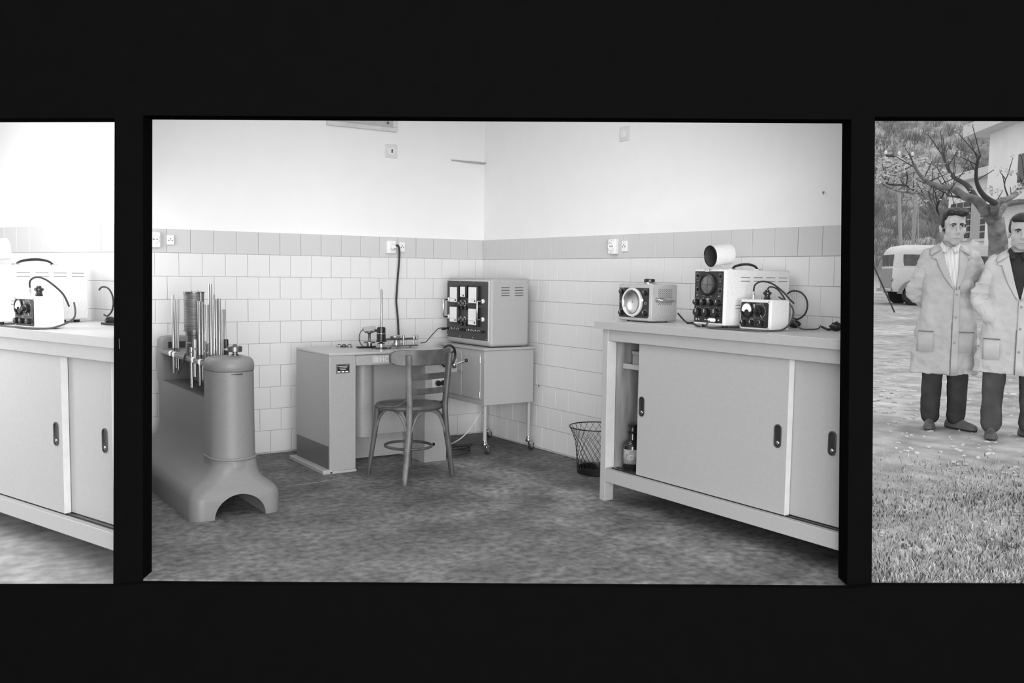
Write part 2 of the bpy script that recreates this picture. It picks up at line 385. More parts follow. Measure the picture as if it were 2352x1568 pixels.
plate_on_wall('wall_switch', 'pale switch plate high on the right plaster wall', 'switch', 'R', -1.588, -1.675, 2.092, 2.184, 'switch')
# hatch high on the back wall
t = thing('wall_hatch', 'pale grey framed hatch at the top of the plaster wall, cut by the ceiling edge', 'hatch', (-1.04, 0, 2.265))
mh = mat('hatch_grey', .46, .5)
MB().box(-.245, .245, -.014, 0, .025, .46).build('panel', mh, t, bevel=.002)
for a, b, c, d in ((-.27, .27, 0, .03), (-.27, .27, .45, .48), (-.27, -.24, .03, .45), (.24, .27, .03, .45)):
    MB().box(a, b, -.03, 0, c, d).build('frame_strip', mat('hatch_frame', .6, .5), t, bevel=.003)
MB().ball((.20, -.02, .06), .009).build('knob', M_DSTEEL, t, smooth=60)
# thin lath running into the corner
t = tag(MB().tube([(-.30, -.006, 2.103), (-.16, -.010, 2.100), (-.02, -.016, 2.098), (-.006, -.03, 2.102)], [.004, .007, .008, .005], 8).build('plaster_lath', mat('bare_lath', .38, .8), smooth=60), 'thin grey lath on the plaster running into the room corner', 'lath')
for y_, z_, lb in ((-.776, .462, 'dark nail in the right tiled wall beside the instrument trolley'), (-3.14, 1.679, 'small bent nail high on the right plaster wall')):
    tag(MB().tube([(.004, y_, z_), (-.014, y_-.002, z_-.002), (-.016, y_-.008, z_-.014)], .0024, 6).build('wall_nail', M_BLACK), lb, 'nail')

# ------------------------------------------------------------------ the tube machine on the left
MO = Vector((-2.44, -.85, 0))
mach = thing('tube_machine', 'grey cast machine with flared foot, round column and rack of metal tubes', 'machine', MO)
def mx(x): return x - MO.x
def my(y): return y - MO.y
def prof(x0, x1, y0, y1, r, z): return rrect(mx(x0), mx(x1), my(y0), my(y1), r, z, 7)
rs = [prof(-2.685, -2.215, -1.545, -.10, .07, 0), prof(-2.685, -2.215, -1.545, -.10, .07, .095), prof(-2.681, -2.219, -1.541, -.10, .07, .115),
      prof(-2.668, -2.230, -1.528, -.105, .07, .134), prof(-2.648, -2.246, -1.512, -.11, .075, .150), prof(-2.605, -2.275, -1.492, -.12, .08, .172),
      prof(-2.572, -2.292, -1.482, -.135, .085, .198), prof(-2.548, -2.300, -1.478, -.15, .09, .230), prof(-2.528, -2.304, -1.476, -.17, .095, .27),
      prof(-2.515, -2.306, -1.40, -.185, .05, .33), prof(-2.512, -2.308, -1.38, -.19, .03, .40), prof(-2.512, -2.308, -1.36, -.19, .02, .575)]
base = MB().rings(rs).build('casing', M_MACH, mach, smooth=50)
cut = MB().rings([[(mx(-2.438)+.132*math.cos(a), y, .118*math.sin(a)) for a in [PI*k/20 for k in range(21)]] + [(mx(-2.57), y, -.05), (mx(-2.306), y, -.05)] for y in (my(-1.8), my(-.6))]).build('cutter', M_MACH)
cut.parent = mach
bo = base.modifiers.new('arch', 'BOOLEAN'); bo.object = cut; bo.operation = 'DIFFERENCE'; bo.solver = 'EXACT'
bpy.context.view_layer.update(); bake(base); cm_ = cut.data; bpy.data.objects.remove(cut); bpy.data.meshes.remove(cm_)
for p in base.data.polygons: p.use_smooth = True
base.data.set_sharp_from_angle(angle=math.radians(45))
def stad(cx, cy, r, back, z, n=24):      # half round front, straight flanks
    pts = [(mx(cx) + r*math.cos(PI + PI*k/n), my(cy) + r*math.sin(PI + PI*k/n), z) for k in range(n+1)]
    pts += [(mx(cx)+r, my(cy)+back, z), (mx(cx)-r, my(cy)+back, z)]
    return pts
CX, CY, CR = -2.420, -1.360, .117
MB().rings([stad(CX, CY, CR+.004, .10, .24), stad(CX, CY, CR, .10, .30), stad(CX, CY, CR-.003, .10, .50), stad(CX, CY, CR-.004, .10, .733)]).build('column', M_MACH, mach, smooth=50)
cap = MB().rings([stad(CX, CY, CR-.007, .105, .733), stad(CX, CY, CR-.002, .105, .740), stad(CX, CY, CR-.002, .105, .772), stad(CX, CY, CR-.008, .10, .790),
                  stad(CX, CY, CR-.020, .09, .802), stad(CX, CY, CR-.045, .075, .809), stad(CX, CY, .03, .05, .811)]).build('column_cap', M_MACH, mach, smooth=60)
pth = [(mx(CX)-CR-.002, my(CY)+.10, .283)] + [(mx(CX) + (CR+.003)*math.cos(PI+PI*k/20), my(CY) + (CR+.003)*math.sin(PI+PI*k/20), .283) for k in range(21)] + [(mx(CX)+CR+.002, my(CY)+.10, .283)]
MB().tube(pth, .0075, 8).build('bead', M_MACH, mach, smooth=60)
sl = [(mx(CX) + (CR-.001)*math.cos(a), my(CY) + (CR-.001)*math.sin(a), .724) for a in [PI*1.40 + PI*.16*k/8 for k in range(9)]]
MB().tube(sl, .0022, 6).build('vent_slit', M_BLACK, mach)
MB().lathe([(.020, .809), (.020, .816), (.013, .818), (.013, .829), (.034, .830), (.037, .833), (.037, .856), (.033, .860), (.012, .861), (.010, .868), (.004, .871), (0, .871)], 28, TR((mx(-2.400), my(-1.36), 0))).build('top_knob', M_DSTEEL, mach, smooth=35)
MB().box(-.034, .034, -.010, .010, .808, .814, TR((mx(-2.400), my(-1.36), 0), (0, 0, .5))).build('knob_flange', M_STEEL, mach, bevel=.003)
# upper frame: ledge, recess, rack plate, rear post
MB().box(mx(-2.334), mx(-2.308), my(-1.36), my(-.20), .57, .75).build('recess_back', M_MACH, mach)
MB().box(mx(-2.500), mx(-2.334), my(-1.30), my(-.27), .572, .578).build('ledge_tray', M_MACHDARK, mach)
plate = MB().box(mx(-2.516), mx(-2.306), my(-1.27), my(-.235), .744, .764).build('rack_plate', M_MACH, mach, bevel=.003)
MB().rings([prof(-2.515, -2.306, -.285, -.175, .02, .57), prof(-2.515, -2.306, -.285, -.175, .02, .80), prof(-2.513, -2.308, -.285, -.177, .025, .825), prof(-2.500, -2.320, -.28, -.185, .03, .842), prof(-2.47, -2.35, -.26, -.205, .03, .846)]).build('rear_post', M_MACH, mach, smooth=50)
MB().box(mx(-2.470), mx(-2.36), my(-.288), my(-.283), .775, .812).build('post_slot', M_BLACK, mach)
MB().tube([(mx(-2.520), my(-1.262), .57), (mx(-2.522), my(-1.262), .36), (mx(-2.528), my(-1.262), .25)], .004, 6).build('hinge_rod', M_MACHDARK, mach)
MB().ball((mx(-2.524), my(-1.262), .375), .010).build('hinge_knuckle', M_MACHDARK, mach, smooth=60)
MB().box(mx(-2.522), mx(-2.510), my(-1.285), my(-1.25), .52, .575).build('latch', M_MACHDARK, mach, bevel=.002)
# tubes: x position on the plate, photograph x, top z, radius, bottom z
def slot_y(px, x): return max(-1.235, min(-.315, onp(px, 800, 0, x).y))
def top_z(px, py, x, y): 
    lo, hi = .6, 1.5
    for _ in range(40):
        m_ = (lo+hi)/2
        q = CM.inverted() @ (Vector((x, y, m_)) - CAM); yy = PY - FPX*q.y/(-q.z)
        if yy > py: lo = m_
        else: hi = m_
    return lo
TUB = [  # label, px, top py, x, radius, hang below
 ('leftmost thin steel tube at the far end of the rack', 398.5, 677, -2.475, .0085, .13),
 ('thin steel tube next to the far end of the rack', 404.5, 688, -2.462, .006, .10),
 ('thin steel tube just left of the wire spool', 409.5, 686, -2.452, .0055, .11),
 ('bright steel tube in front of the wire spool', 458.5, 691, -2.468, .0085, .15),
 ('steel tube right of the bright one before the spool', 465.5, 693, -2.452, .007, .12),
 ('slender steel tube between spool and tallest tube', 471.5, 699, -2.440, .005, .09),
 ('slim steel tube left of the tallest tube', 478.8, 700, -2.420, .005, .10),
 ('tallest steel tube of the rack', 484.8, 652, -2.415, .0095, .13),
 ('steel tube right behind the tallest tube', 492.8, 676, -2.395, .0055, .12),
 ('steel tube left of the thick one near the column', 498, 687, -2.385, .0055, .11),
 ('thick bright steel tube near the column', 504.5, 685, -2.372, .0095, .14),
 ('steel tube right of the thick bright one', 512.0, 710, -2.352, .0055, .10),
 ('rightmost short steel tube beside the column cap', 517.5, 710, -2.340, .006, .10)]
for lb, px, py, x, r, hang in TUB:
    y = slot_y(px, x); z1 = top_z(px, py, x, y)
    t = thing('rack_tube', lb, 'tube', (x, y, .764), group='steel tubes standing in the machine rack')
    MB().lathe([(r, -hang), (r, z1-.764-.002), (r*.85, z1-.764), (r*.6, z1-.764), (r*.6, z1-.80), (0, z1-.80)], 12).build('tube_wall', M_TUBE, t, smooth=35)
    MB().lathe([(r+.0035, 0), (r+.0035, .006), (r+.001, .009), (r+.001, .02), (r, .021)], 12).build('collar', M_DSTEEL, t, smooth=35)
STUB = [('short black and chrome tube end by the column cap', 519.5, 779, -2.350, .013, M_BLACK, .02), ('black sleeve in the rack left of the column cap', 500, 776, -2.372, .015, M_BLACK, .04),
        ('short bright steel socket before the wire spool', 447.5, 779, -2.492, .0115, M_STEEL, .10), ('short dark steel socket near the front of the rack', 471, 784, -2.478, .0085, M_DSTEEL, .16),
        ('dark tube stub at the front edge of the rack', 478, 789, -2.475, .007, M_DSTEEL, .14), ('small steel stub between the wooden tags', 440, 797, -2.488, .010, M_STEEL, .17)]
for lb, px, py, x, r, m_, hang in STUB:
    y = slot_y(px, x); z1 = max(.785, top_z(px, py, x, y))
    t = thing('rack_socket', lb, 'tube socket', (x, y, .764), group='short sockets in the machine rack')
    MB().lathe([(r, -hang), (r, (z1-.764)*.8), (r*.92, z1-.764), (r*.5, z1-.764), (r*.5, .004), (0, .004)], 14).build('sleeve', m_, t, smooth=35)
    MB().lathe([(r+.002, (z1-.764)*.45), (r+.002, (z1-.764)*.55)], 14).build('ring', M_CHROME, t)
# wire spool
ys = slot_y(440, -2.452) ; zs0, zs1 = top_z(440, 758, -2.44, ys), top_z(440, 671, -2.44, ys); H0 = zs0-.764; H1 = zs1-.764
sp = thing('wire_spool', 'large spool of fine wire standing among the tubes', 'spool', (-2.435, ys, .764))
MB().lathe([(.049, 0), (.049, H0*.5), (.046, H0*.52), (.046, H0*.8), (.050, H0*.82), (.050, H0)], 24).build('spool_stand', M_DSTEEL, sp, smooth=35)
MB().lathe([(.056, H0), (.0565, H0+.02), (.0555, (H0+H1)/2), (.0565, H1-.004)], 28).build('wire_winding', M_SPOOL, sp, smooth=40)
for z_ in (H0-.006, H1-.004): MB().lathe([(.0, z_), (.060, z_), (.060, z_+.007), (0, z_+.007)], 28).build('flange', M_DSTEEL, sp, smooth=35)
MB().box(.018, .025, -.062, -.055, H0*.4, H1).build('tie_rod', M_CHROME, sp)
for a in (-.02, .015): MB().lathe([(.005, H1), (.005, H1+.009), (.002, H1+.011)], 8, TR((a, -.02, 0))).build('nut', M_STEEL, sp)
MB().tube([(-.014, -.050, H0*.1), (-.014, -.052, H0*1.0)], .002, 6).build('pull_wire', M_STEEL, sp)
# loose wooden stick and paper tags on the plate
a = onp(427, 812, 0, -2.522); b = onp(410, 858, 0, -2.53)
tag(MB().tube([a, b], [.006, .005], 6).build('wooden_stick', M_WOOD), 'dark stick leaning through the edge of the tube rack', 'stick')
for i, (px, py, dx, lb) in enumerate(((388, 799, .006, 'white string tag at the far end of the tube rack'), (396, 803, -.004, 'white paper tag lying beside the far string tag'), (439, 815, .005, 'white paper tag in the middle of the tube rack'), (455, 820, .006, 'long white tag hanging near the column'))):
    p = onp(px, py, 0, -2.519); y = max(-1.24, min(-.30, p.y))
    tag(MB().tube([(-2.49, y+.02, .768), (-2.508, y, .772), (-2.521, y-.02, .765), (-2.524, y-.04, .748)], [.006, .009, .007, .005], 6, flat=.5).build('paper_tag', M_WHITE, smooth=60), lb, 'tag')

# ------------------------------------------------------------------ the measuring desk
DO = Vector((-1.22, -.555, 0)); DZ = .751
desk = thing('measuring_desk', 'grey steel measuring desk with knee hole and embossed front badge', 'desk', DO)
x0, x1, y0, y1 = -.424, .424, -.275, .275
MB().box(x0-.002, x1+.002, y0-.003, y1, DZ-.016, DZ).build('desk_top', mat('desk_top_grey', .38, .33, var=.04, scale=50), desk, bevel=.004)
MB().box(x0, x0+.178, y0, y1, .015, DZ-.016).build('pedestal', M_DESK, desk, bevel=.004)
MB().box(x0-.003, x0+.0, y0+.01, y1-.01, .02, .17).build('side_dark_band', M_DESKDARK, desk)  # thin darker band low on the desk's left side
MB().box(x0-.045, x0+.02, y0-.006, y1+.02, 0, .028).build('foot_rail', M_CART, desk, bevel=.004)
MB().box(x0, x0+.180, y0-.006, y1-.3, 0, .016).build('foot_plate', M_CART, desk, bevel=.003)
MB().prism([(y0+.01, .0), (y1, .0), (y1, DZ-.016), (y0, DZ-.016), (y0, .62)], x1-.172, x1-.004, 'x').build('pedestal', M_DESK, desk, bevel=.004)
MB().box(x0+.181, x1-.165, y0+.004, y0+.03, DZ-.085, DZ-.018).build('apron', M_DESK, desk, bevel=.006)
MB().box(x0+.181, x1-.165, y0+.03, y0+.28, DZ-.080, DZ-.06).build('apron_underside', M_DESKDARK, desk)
bk = []
for k in range(33):
    u = k/32; x = x0+.178 + u*(x1-.172-x0-.178)
    d = .075*math.sqrt(max(0, 1-((u-.34)/.15)**2)) if abs(u-.34) < .15 else 0
    bk.append((x, .0-d))
pan = [(p[0], p[1]) for p in bk] + [(bk[-1][0], .03), (bk[0][0], .03)]
MB().prism(pan, .172, DZ-.02).build('back_panel', M_DESK, desk, smooth=40)
MB().box(x0+.178, x1-.172, .045, .06, .012, .20).build('lower_panel', M_DESK, desk)
MB().tube([(x0+.27, -.02, .02), (x0+.27, -.02, .165)], .022, 12).build('drive_shaft', M_STEEL, desk, smooth=50)
MB().lathe([(.011, 0), (.011, .003)], 14, TR((x1-.105, y0+.0085, .12), (PI/2, 0, 0))).build('bolt_hole', M_BLACK, desk)
# badge with lettering
MB().box(-.132, .145, y0+.001, y0+.005, DZ-.074, DZ-.024).build('badge', mat('badge_grey', .38, .35), desk, bevel=.0015)
def text_mesh(txt, size, loc, rot, m_, parent, name='lettering', depth=.0012):
    cu = bpy.data.curves.new(name, 'FONT'); cu.body = txt; cu.size = size; cu.extrude = depth; cu.align_x = 'LEFT'; cu.align_y = 'CENTER'
    tmp = bpy.data.objects.new(name, cu); COL.objects.link(tmp)
    dg = bpy.context.evaluated_depsgraph_get(); dg.update(); me = bpy.data.meshes.new_from_object(tmp.evaluated_get(dg))
    bpy.data.objects.remove(tmp); bpy.data.curves.remove(cu)
    o = bpy.data.objects.new(name, me); COL.objects.link(o); me.materials.clear(); me.materials.append(m_); o.parent = parent
    o.location = loc; o.rotation_euler = rot; return o
M_EMB = mat('embossed_pale', .62, .35)
text_mesh('HOF', .050, (-.084, y0+.001, DZ-.049), (PI/2, 0, 0), M_EMB, desk)
em = MB()
for k in range(3): em.tube([(-.106+.012*(k-1)*1.0, y0+.0005, DZ-.034), (-.106+.006*(k-1), y0, DZ-.05), (-.106+.012*(k-1), y0+.0005, DZ-.065)], .0018, 6)
em.torus((0, 0, 0), .014, .0016, 20, 6, TR((-.106, y0+.0005, DZ-.049), (PI/2, 0, 0)))
em.build('emblem', M_EMB, desk, smooth=50)
pl_ = MB().box(x0+.045, x0+.135, y0-.003, y0, DZ-.125, DZ-.068).build('name_plate', M_BLACK, desk, bevel=.001)
MB().box(x0+.048, x0+.132, y0-.0034, y0-.0026, DZ-.122, DZ-.071).build('plate_border', M_MARK, pl_)
MB().box(x0+.0495, x0+.1305, y0-.0038, y0-.003, DZ-.1205, DZ-.0725).build('plate_field', M_BLACK, pl_)
for k, (a, b) in enumerate(((.055, .122), (.064, .115), (.072, .108))):
    MB().box(x0+a, x0+b, y0-.0042, y0-.0036, DZ-.083-.0105*k, DZ-.0795-.0105*k).build('plate_line', M_MARK, pl_)
for a in (.053, .079, .105): MB().box(x0+a, x0+a+.018, y0-.0042, y0-.0036, DZ-.118, DZ-.112).build('plate_box', M_PAPER, pl_)
# controls on the right pedestal
wh = MB(); Mw = TR((x1-.048, y0-.075, .712), (PI/2+.1, 0, .30))
wh.torus((0, 0, 0), .071, .0078, 32, 10, Mw)
for k in range(3):
    a = 2*PI*k/3+.5; wh.tube([tuple(Mw @ Vector((0, 0, -.004))), tuple(Mw @ Vector((.064*math.cos(a), .064*math.sin(a), 0)))], [.010, .006], 8)
wh.lathe([(.016, -.02), (.018, 0), (.014, .012), (0, .013)], 16, Mw)
wheel = wh.build('hand_wheel', M_BLACK, desk, smooth=50)
MB().tube([tuple(Mw @ Vector((0, 0, .0))), (x1-.085, y0+.01, .685)], .010, 10).build('wheel_shaft', M_CHROME, desk, smooth=50)
MB().box(x1-.006, x1+.068, y0-.004, y0+.12, .595, .685).build('side_box', M_CART, desk, bevel=.004)
MB().ball((x1+.030, y0-.022, .648), .026, 16, 10).build('crank_hub', M_CHROME, desk, smooth=60)
lv = MB().tube([(x1+.035, y0-.030, .648), (x1+.100, y0-.050, .672)], [.009, .006], 10).build('crank_lever', M_CHROME, desk, smooth=50)
MB().ball((x1+.106, y0-.052, .675), .013, 12, 8).build('lever_ball', M_BLACK, lv, smooth=60)
MB().box(x1-.125, x1-.01, y0-.010, y0+.004, .475, .575).build('switch_plate', mat('switch_plate_grey', .45, .4), desk, bevel=.006)
for a in (-.085, -.045): MB().lathe([(.020, 0), (.018, .016), (0, .017)], 18, TR((x1+a, y0-.010, .528), (PI/2, 0, 0))).build('push_button', M_BLACK, desk, smooth=40)

# things on the desk
def fl(px, py, z): return onp(px, py, 2, z)
tz = DZ
for lb, px, py, m_ in (('small bright steel block at the left of the desk top', 779, 797, M_CHROME), ('small dark steel block right of the bright one on the desk', 790, 797, M_DSTEEL), ('flat steel gauge piece left of the clamp stand', 803, 797, M_STEEL)):
    p = fl(px, py, tz); t = thing('gauge_block', lb, 'block', (p.x, p.y, tz), group='gauge blocks on the desk')
    MB().lathe([(.0, 0), (.016, 0), (.018, .004), (.018, .012), (.012, .016), (0, .016)], 14).build('body', m_, t, smooth=35)
    MB().lathe([(.012, .016), (.012, .02), (0, .02)], 10).build('stud', M_DSTEEL, t)
# clamp stand with light block
p = Vector((-1.225, -.52, tz)); t = thing('clamp_stand', 'small black stand with clamped pale block behind the black cylinder', 'stand', p)
MB().box(-.085, .06, -.022, .022, 0, .012).build('foot', M_BLACK, t, bevel=.002)
MB().lathe([(.018, .012), (.018, .03), (.038, .032), (.038, .042), (.016, .045), (.009, .047), (.009, .09), (.012, .095), (.034, .104), (.030, .112), (0, .114)], 20).build('pillar', M_DSTEEL, t, smooth=35)
MB().box(-.030, .055, -.016, .016, .112, .140, TR((0, 0, 0), (0, -.12, 0))).build('clamped_block', M_CART, t, bevel=.003)
MB().lathe([(.008, 0), (.008, .018)], 10, TR((.038, -.016, .105))).build('clamp_screw', M_BLACK, t)
c_ = spline([(-.03, 0, .122), (-.055, -.004, .118), (-.078, -.01, .085), (-.076, -.015, .04), (-.058, -.02, .014)], 6)
MB().tube(c_, .0035, 6).build('lead', M_GREYCORD, t, smooth=60)
# spindle with tall rod
p = Vector((-1.185, -.615, tz)); t = thing('measuring_spindle', 'black measuring cylinder on a chrome chuck with a tall thin rod', 'spindle', p)
MB().lathe([(0, 0), (.066, 0), (.066, .003), (.05, .004), (0, .004)], 28).build('base_ring', M_BLACK, t, smooth=35)
MB().lathe([(.034, .004), (.036, .008), (.036, .014), (.026, .018), (.026, .034), (.022, .038), (0, .038)], 24).build('chuck', M_CHROME, t, smooth=35)
MB().lathe([(.010, .038), (.012, .044), (.036, .046), (.036, .052), (.030, .055), (.030, .095), (.0285, .097), (.0285, .137), (.024, .139), (.024, .143), (0, .143)], 28).build('cylinder', M_BLACK, t, smooth=35)
MB().torus((0, 0, .099), .030, .002, 28, 6).build('clip_ring', M_CHROME, t, smooth=60)
MB().lathe([(.0075, .14), (.0075, .385), (.005, .391), (0, .392)], 12).build('rod', M_TUBE, t, smooth=35)
# arm assembly
p = Vector((-1.02, -.60, tz)); t = thing('pickup_arm', 'steel measuring arm with rollers and posts on the desk', 'measuring arm', p)
MB().box(-.132, .115, -.010, .010, .052, .066).build('arm', M_DSTEEL, t, bevel=.002)
MB().lathe([(.0, .066), (.034, .066), (.036, .070), (.036, .080), (.030, .084), (0, .084)], 24, TR((-.055, 0, 0))).build('upper_disc', M_STEEL, t, smooth=35)
MB().lathe([(.020, .014), (.020, .022), (.034, .024), (.034, .032), (.022, .036), (.022, .05), (0, .05)], 24, TR((-.045, 0, 0))).build('roller', M_CHROME, t, smooth=35)
MB().prism([(-.135, -.012), (-.06, -.045), (.11, -.02), (.118, .012), (-.03, .045), (-.11, .03)], .010, .018).build('base_link', M_DSTEEL, t, bevel=.002)
for a, h in ((.005, .085), (.085, .083), (.108, .083)):
    MB().lathe([(.008, .018), (.008, .03), (.006, .032), (.006, .05), (.009, .054), (.009, h-.004), (.006, h), (0, h)], 12, TR((a, -.004, 0))).build('post', M_STEEL, t, smooth=35)
for a in (-.09, .06): MB().lathe([(.007, 0), (.007, .012)], 10, TR((a, 0, 0))).build('foot', M_DSTEEL, t)

# ------------------------------------------------------------------ bentwood chair
ch = thing('bentwood_chair', 'dark bentwood chair with round seat and curved back pulled up to the desk', 'chair', (-1.240, -1.115, 0), math.radians(10))
SZ, SR = .452, .208
MB().lathe([(0, SZ-.014), (SR-.02, SZ-.022), (SR-.006, SZ-.024), (SR, SZ-.012), (SR-.004, SZ+.001), (SR-.022, SZ+.004), (SR-.03, SZ-.003), (0, SZ-.006)], 40).build('seat', M_WOOD, ch, smooth=40)
for sx in (-1, 1):
    q = spline([(sx*.186, -.192, 0), (sx*.166, -.188, .16), (sx*.146, -.180, .30), (sx*.138, -.176, .44), (sx*.146, -.182, .58), (sx*.155, -.190, .72), (sx*.158, -.194, .77)], 5)
    lg = MB().tube(q, [.0185 + .003*min(1, i/10) for i in range(len(q))], 10, flat=.8).build('rear_leg', M_WOODL if sx < 0 else M_WOOD, ch, smooth=60)
    q = spline([(sx*.163, .200, 0), (sx*.150, .182, .15), (sx*.137, .162, .30), (sx*.130, .150, .435)], 5)
    MB().tube(q, [.0125 + .007*i/(len(q)-1) for i in range(len(q))], 10).build('front_leg', M_WOOD, ch, smooth=60)
    # hoop braces under the seat between the legs
    q = spline([(sx*.150, -.178, .27), (sx*.150, -.130, .375), (sx*.148, -.06, .422), (sx*.145, .03, .424), (sx*.142, .11, .37), (sx*.140, .160, .27)], 6)
    MB().tube(q, .0085, 8).build('side_brace', M_WOODL, ch, smooth=60)
q = spline([(-.150, -.180, .25), (-.120, -.182, .33), (-.085, -.18, .395), (-.03, -.178, .425), (.03, -.178, .425), (.085, -.18, .395), (.120, -.182, .33), (.150, -.180, .25)], 6)
MB().tube(q, .0085, 8).build('rear_brace', M_WOODL, ch, smooth=60)
q = spline([(-.143, .165, .25), (-.115, .172, .33), (-.07, .172, .405), (0, .17, .428), (.07, .172, .405), (.115, .172, .33), (.143, .165, .25)], 6)
MB().tube(q, .0085, 8).build('front_brace', M_WOOD, ch, smooth=60)
q = [(.140*math.cos(a), .150*math.sin(a)+.008, .19) for a in [2*PI*k/36 for k in range(37)]]
MB().tube(q, .0085, 8).build('foot_ring', M_WOOD, ch, smooth=60)
def backrail(name, z0, z1, hx, yc, yd, th, taper=0.0, mm=None):
    A = []; n = 20
    for i in range(n+1):
        u = -1 + 2*i/n; x = hx*u; y = yc + yd*u*u; e = 1-taper*max(0, (abs(u)-.82)/.18)**2
        zc = (z0+z1)/2; hz = (z1-z0)/2*e
        A.append([(x, y-th/2, zc-hz), (x, y+th/2, zc-hz), (x, y+th/2, zc+hz), (x, y-th/2, zc+hz)])
    return MB().rings(A).build(name, mm or M_WOOD, ch, smooth=40, bevel=.003)
backrail('top_rail', .705, .798, .232, -.222, .115, .020, .45)
backrail('back_slat', .618, .655, .150, -.200, .02, .011)
backrail('back_slat', .530, .566, .146, -.195, .02, .011)
q = spline([(-.152, -.178, .56), (-.155, -.165, .50), (-.17, -.11, .462), (-.19, -.06, .452), (-.205, .01, .448)], 6)
MB().tube(q, .008, 8).build('hip_bracket', M_WOOD, ch, smooth=60)
q = spline([(.152, -.178, .56), (.155, -.165, .50), (.17, -.11, .462), (.19, -.06, .452), (.205, .01, .448)], 6)
MB().tube(q, .008, 8).build('hip_bracket', M_WOOD, ch, smooth=60)

# ------------------------------------------------------------------ trolley and meter cabinet in the corner
cart = thing('instrument_trolley', 'grey steel trolley cabinet on casters in the room corner', 'trolley', (-.49, -.80, 0), 0)
CW, CDp = .415, .60
MB().box(0, CW, 0, CDp, .345, .725).build('body', M_CART, cart, bevel=.005)
MB().box(-.012, CW+.012, -.008, CDp+.008, .725, .742).build('top_plate', M_CART, cart, bevel=.003)
for a, b in ((.045, .285), (.295, .555)):
    d_ = MB().box(-.008, .0, a, b, .385, .700).build('door', M_CART, cart, bevel=.002)
    if a < .1:
        for z_ in (.42, .66): MB().lathe([(.005, -.02), (.005, .02)], 8, TR((-.010, a, z_))).build('hinge', M_STEEL, d_, smooth=40)
hd_ = MB().tube([(-.008, .30, .560), (-.035, .30, .560), (-.035, .27, .558), (-.035, .235, .553)], .005, 8).build('door_handle', M_CHROME, cart, smooth=60)
for x_ in (.022, CW-.022):
    for y_ in (.022, CDp-.022):
        lg = MB().tube([(x_, y_, .345), (x_, y_, .075)], .0135, 12).build('leg', M_CART, cart, smooth=50)
        MB().lathe([(.018, .060), (.021, .066), (.021, .078), (.016, .086), (.014, .098)], 14, TR((x_, y_, 0))).build('caster_collar', M_CHROME, lg, smooth=35)
        MB().box(x_+.004, x_+.034, y_-.013, y_+.013, .035, .062).build('caster_fork', M_STEEL, lg, bevel=.004)
        MB().torus((0, 0, 0), .0215, .0075, 22, 8, TR((x_+.024, y_-.002, .029), (PI/2, 0, .25))).build('caster_tyre', M_RUBBER, lg, smooth=60)
        MB().lathe([(0, -.009), (.016, -.008), (.016, .008), (0, .009)], 16, TR((x_+.024, y_-.002, .029), (PI/2, 0, .25))).build('caster_hub', M_STEEL, lg, smooth=40)
cab = thing('meter_cabinet', 'grey metal cabinet with charcoal panel of white meters standing on the trolley', 'meter cabinet', (-.435, -.195, .742), -PI/2)
BW, BD, BH = .59, .325, .478
MB().rings([rrect(0, BW, 0, BD, .022, z, 5) if k in (1, 2, 3, 4) else rrect(.012, BW-.012, .012, BD-.012, .015, z, 5) for k, z in enumerate((.006, .018, .03, BH-.03, BH-.012, BH))]).build('case', M_CART, cab, smooth=50)
for x_ in (.05, BW-.05):
    for y_ in (.05, BD-.05): MB().lathe([(.016, 0), (.018, .008)], 10, TR((x_, y_, 0))).build('foot', M_RUBBER, cab)
PX0, PX1, PZ0, PZ1 = .012, BW-.030, .045, BH-.022
pw, ph = PX1-PX0, PZ1-PZ0
MB().box(PX0-.004, PX1+.010, -.004, .004, PZ0-.006, PZ1+.006).build('panel_trim', mat('pale_trim', .62, .35), cab, bevel=.002)
pan = MB().box(PX0, PX1, -.008, 0, PZ0, PZ1).build('front_panel', M_PANEL, cab)
def pp(s_, t_): return PX0 + s_*pw, PZ1 - t_*ph
def meter(s0, s1, t0, t1):
    a, z1_ = pp(s0, t0); b, z0_ = pp(s1, t1)
    m_ = MB().box(a-.006, b+.020, -.030, -.006, z0_-.010, z1_+.010).build('meter_housing', M_BLACK, cab, bevel=.002)
    MB().box(a, b, -.034, -.029, z0_, z1_).build('meter_dial', M_PAPER, m_)
    MB().box(a+.004, b-.004, -.0355, -.0335, z0_+(z1_-z0_)*.24, z0_+(z1_-z0_)*.25).build('dial_line', M_DSTEEL, m_)
    MB().lathe([(.006, 0), (.006, .004)], 10, TR((b-.012, -.034, z0_+(z1_-z0_)*.13), (PI/2, 0, 0))).build('zero_screw', M_BLACK, m_)
meter(.145, .315, .11, .37); meter(.405, .515, .10, .27); meter(.615, .795, .10, .37); meter(.145, .315, .46, .72); meter(.615, .795, .47, .74)
for t_ in (.385, .665):
    for s_ in (.385, .49):
        x_, z_ = pp(s_, t_)
        k_ = MB().lathe([(.022, 0), (.021, .014), (.014, .016), (.014, .03), (0, .031)], 18, TR((x_, -.008, z_), (PI/2, 0, 0))).build('knob', M_CHROME, cab, smooth=35)
        MB().box(x_-.005, x_+.005, -.046, -.036, z_-.018, z_+.018, ).build('knob_wing', M_BLACK, k_, bevel=.002)
        x_, z_ = pp(s_+.02, t_+.085); MB().lathe([(.013, 0), (.012, .014), (0, .015)], 14, TR((x_, -.008, z_), (PI/2, 0, 0))).build('push_button', M_BLACK, cab, smooth=35)
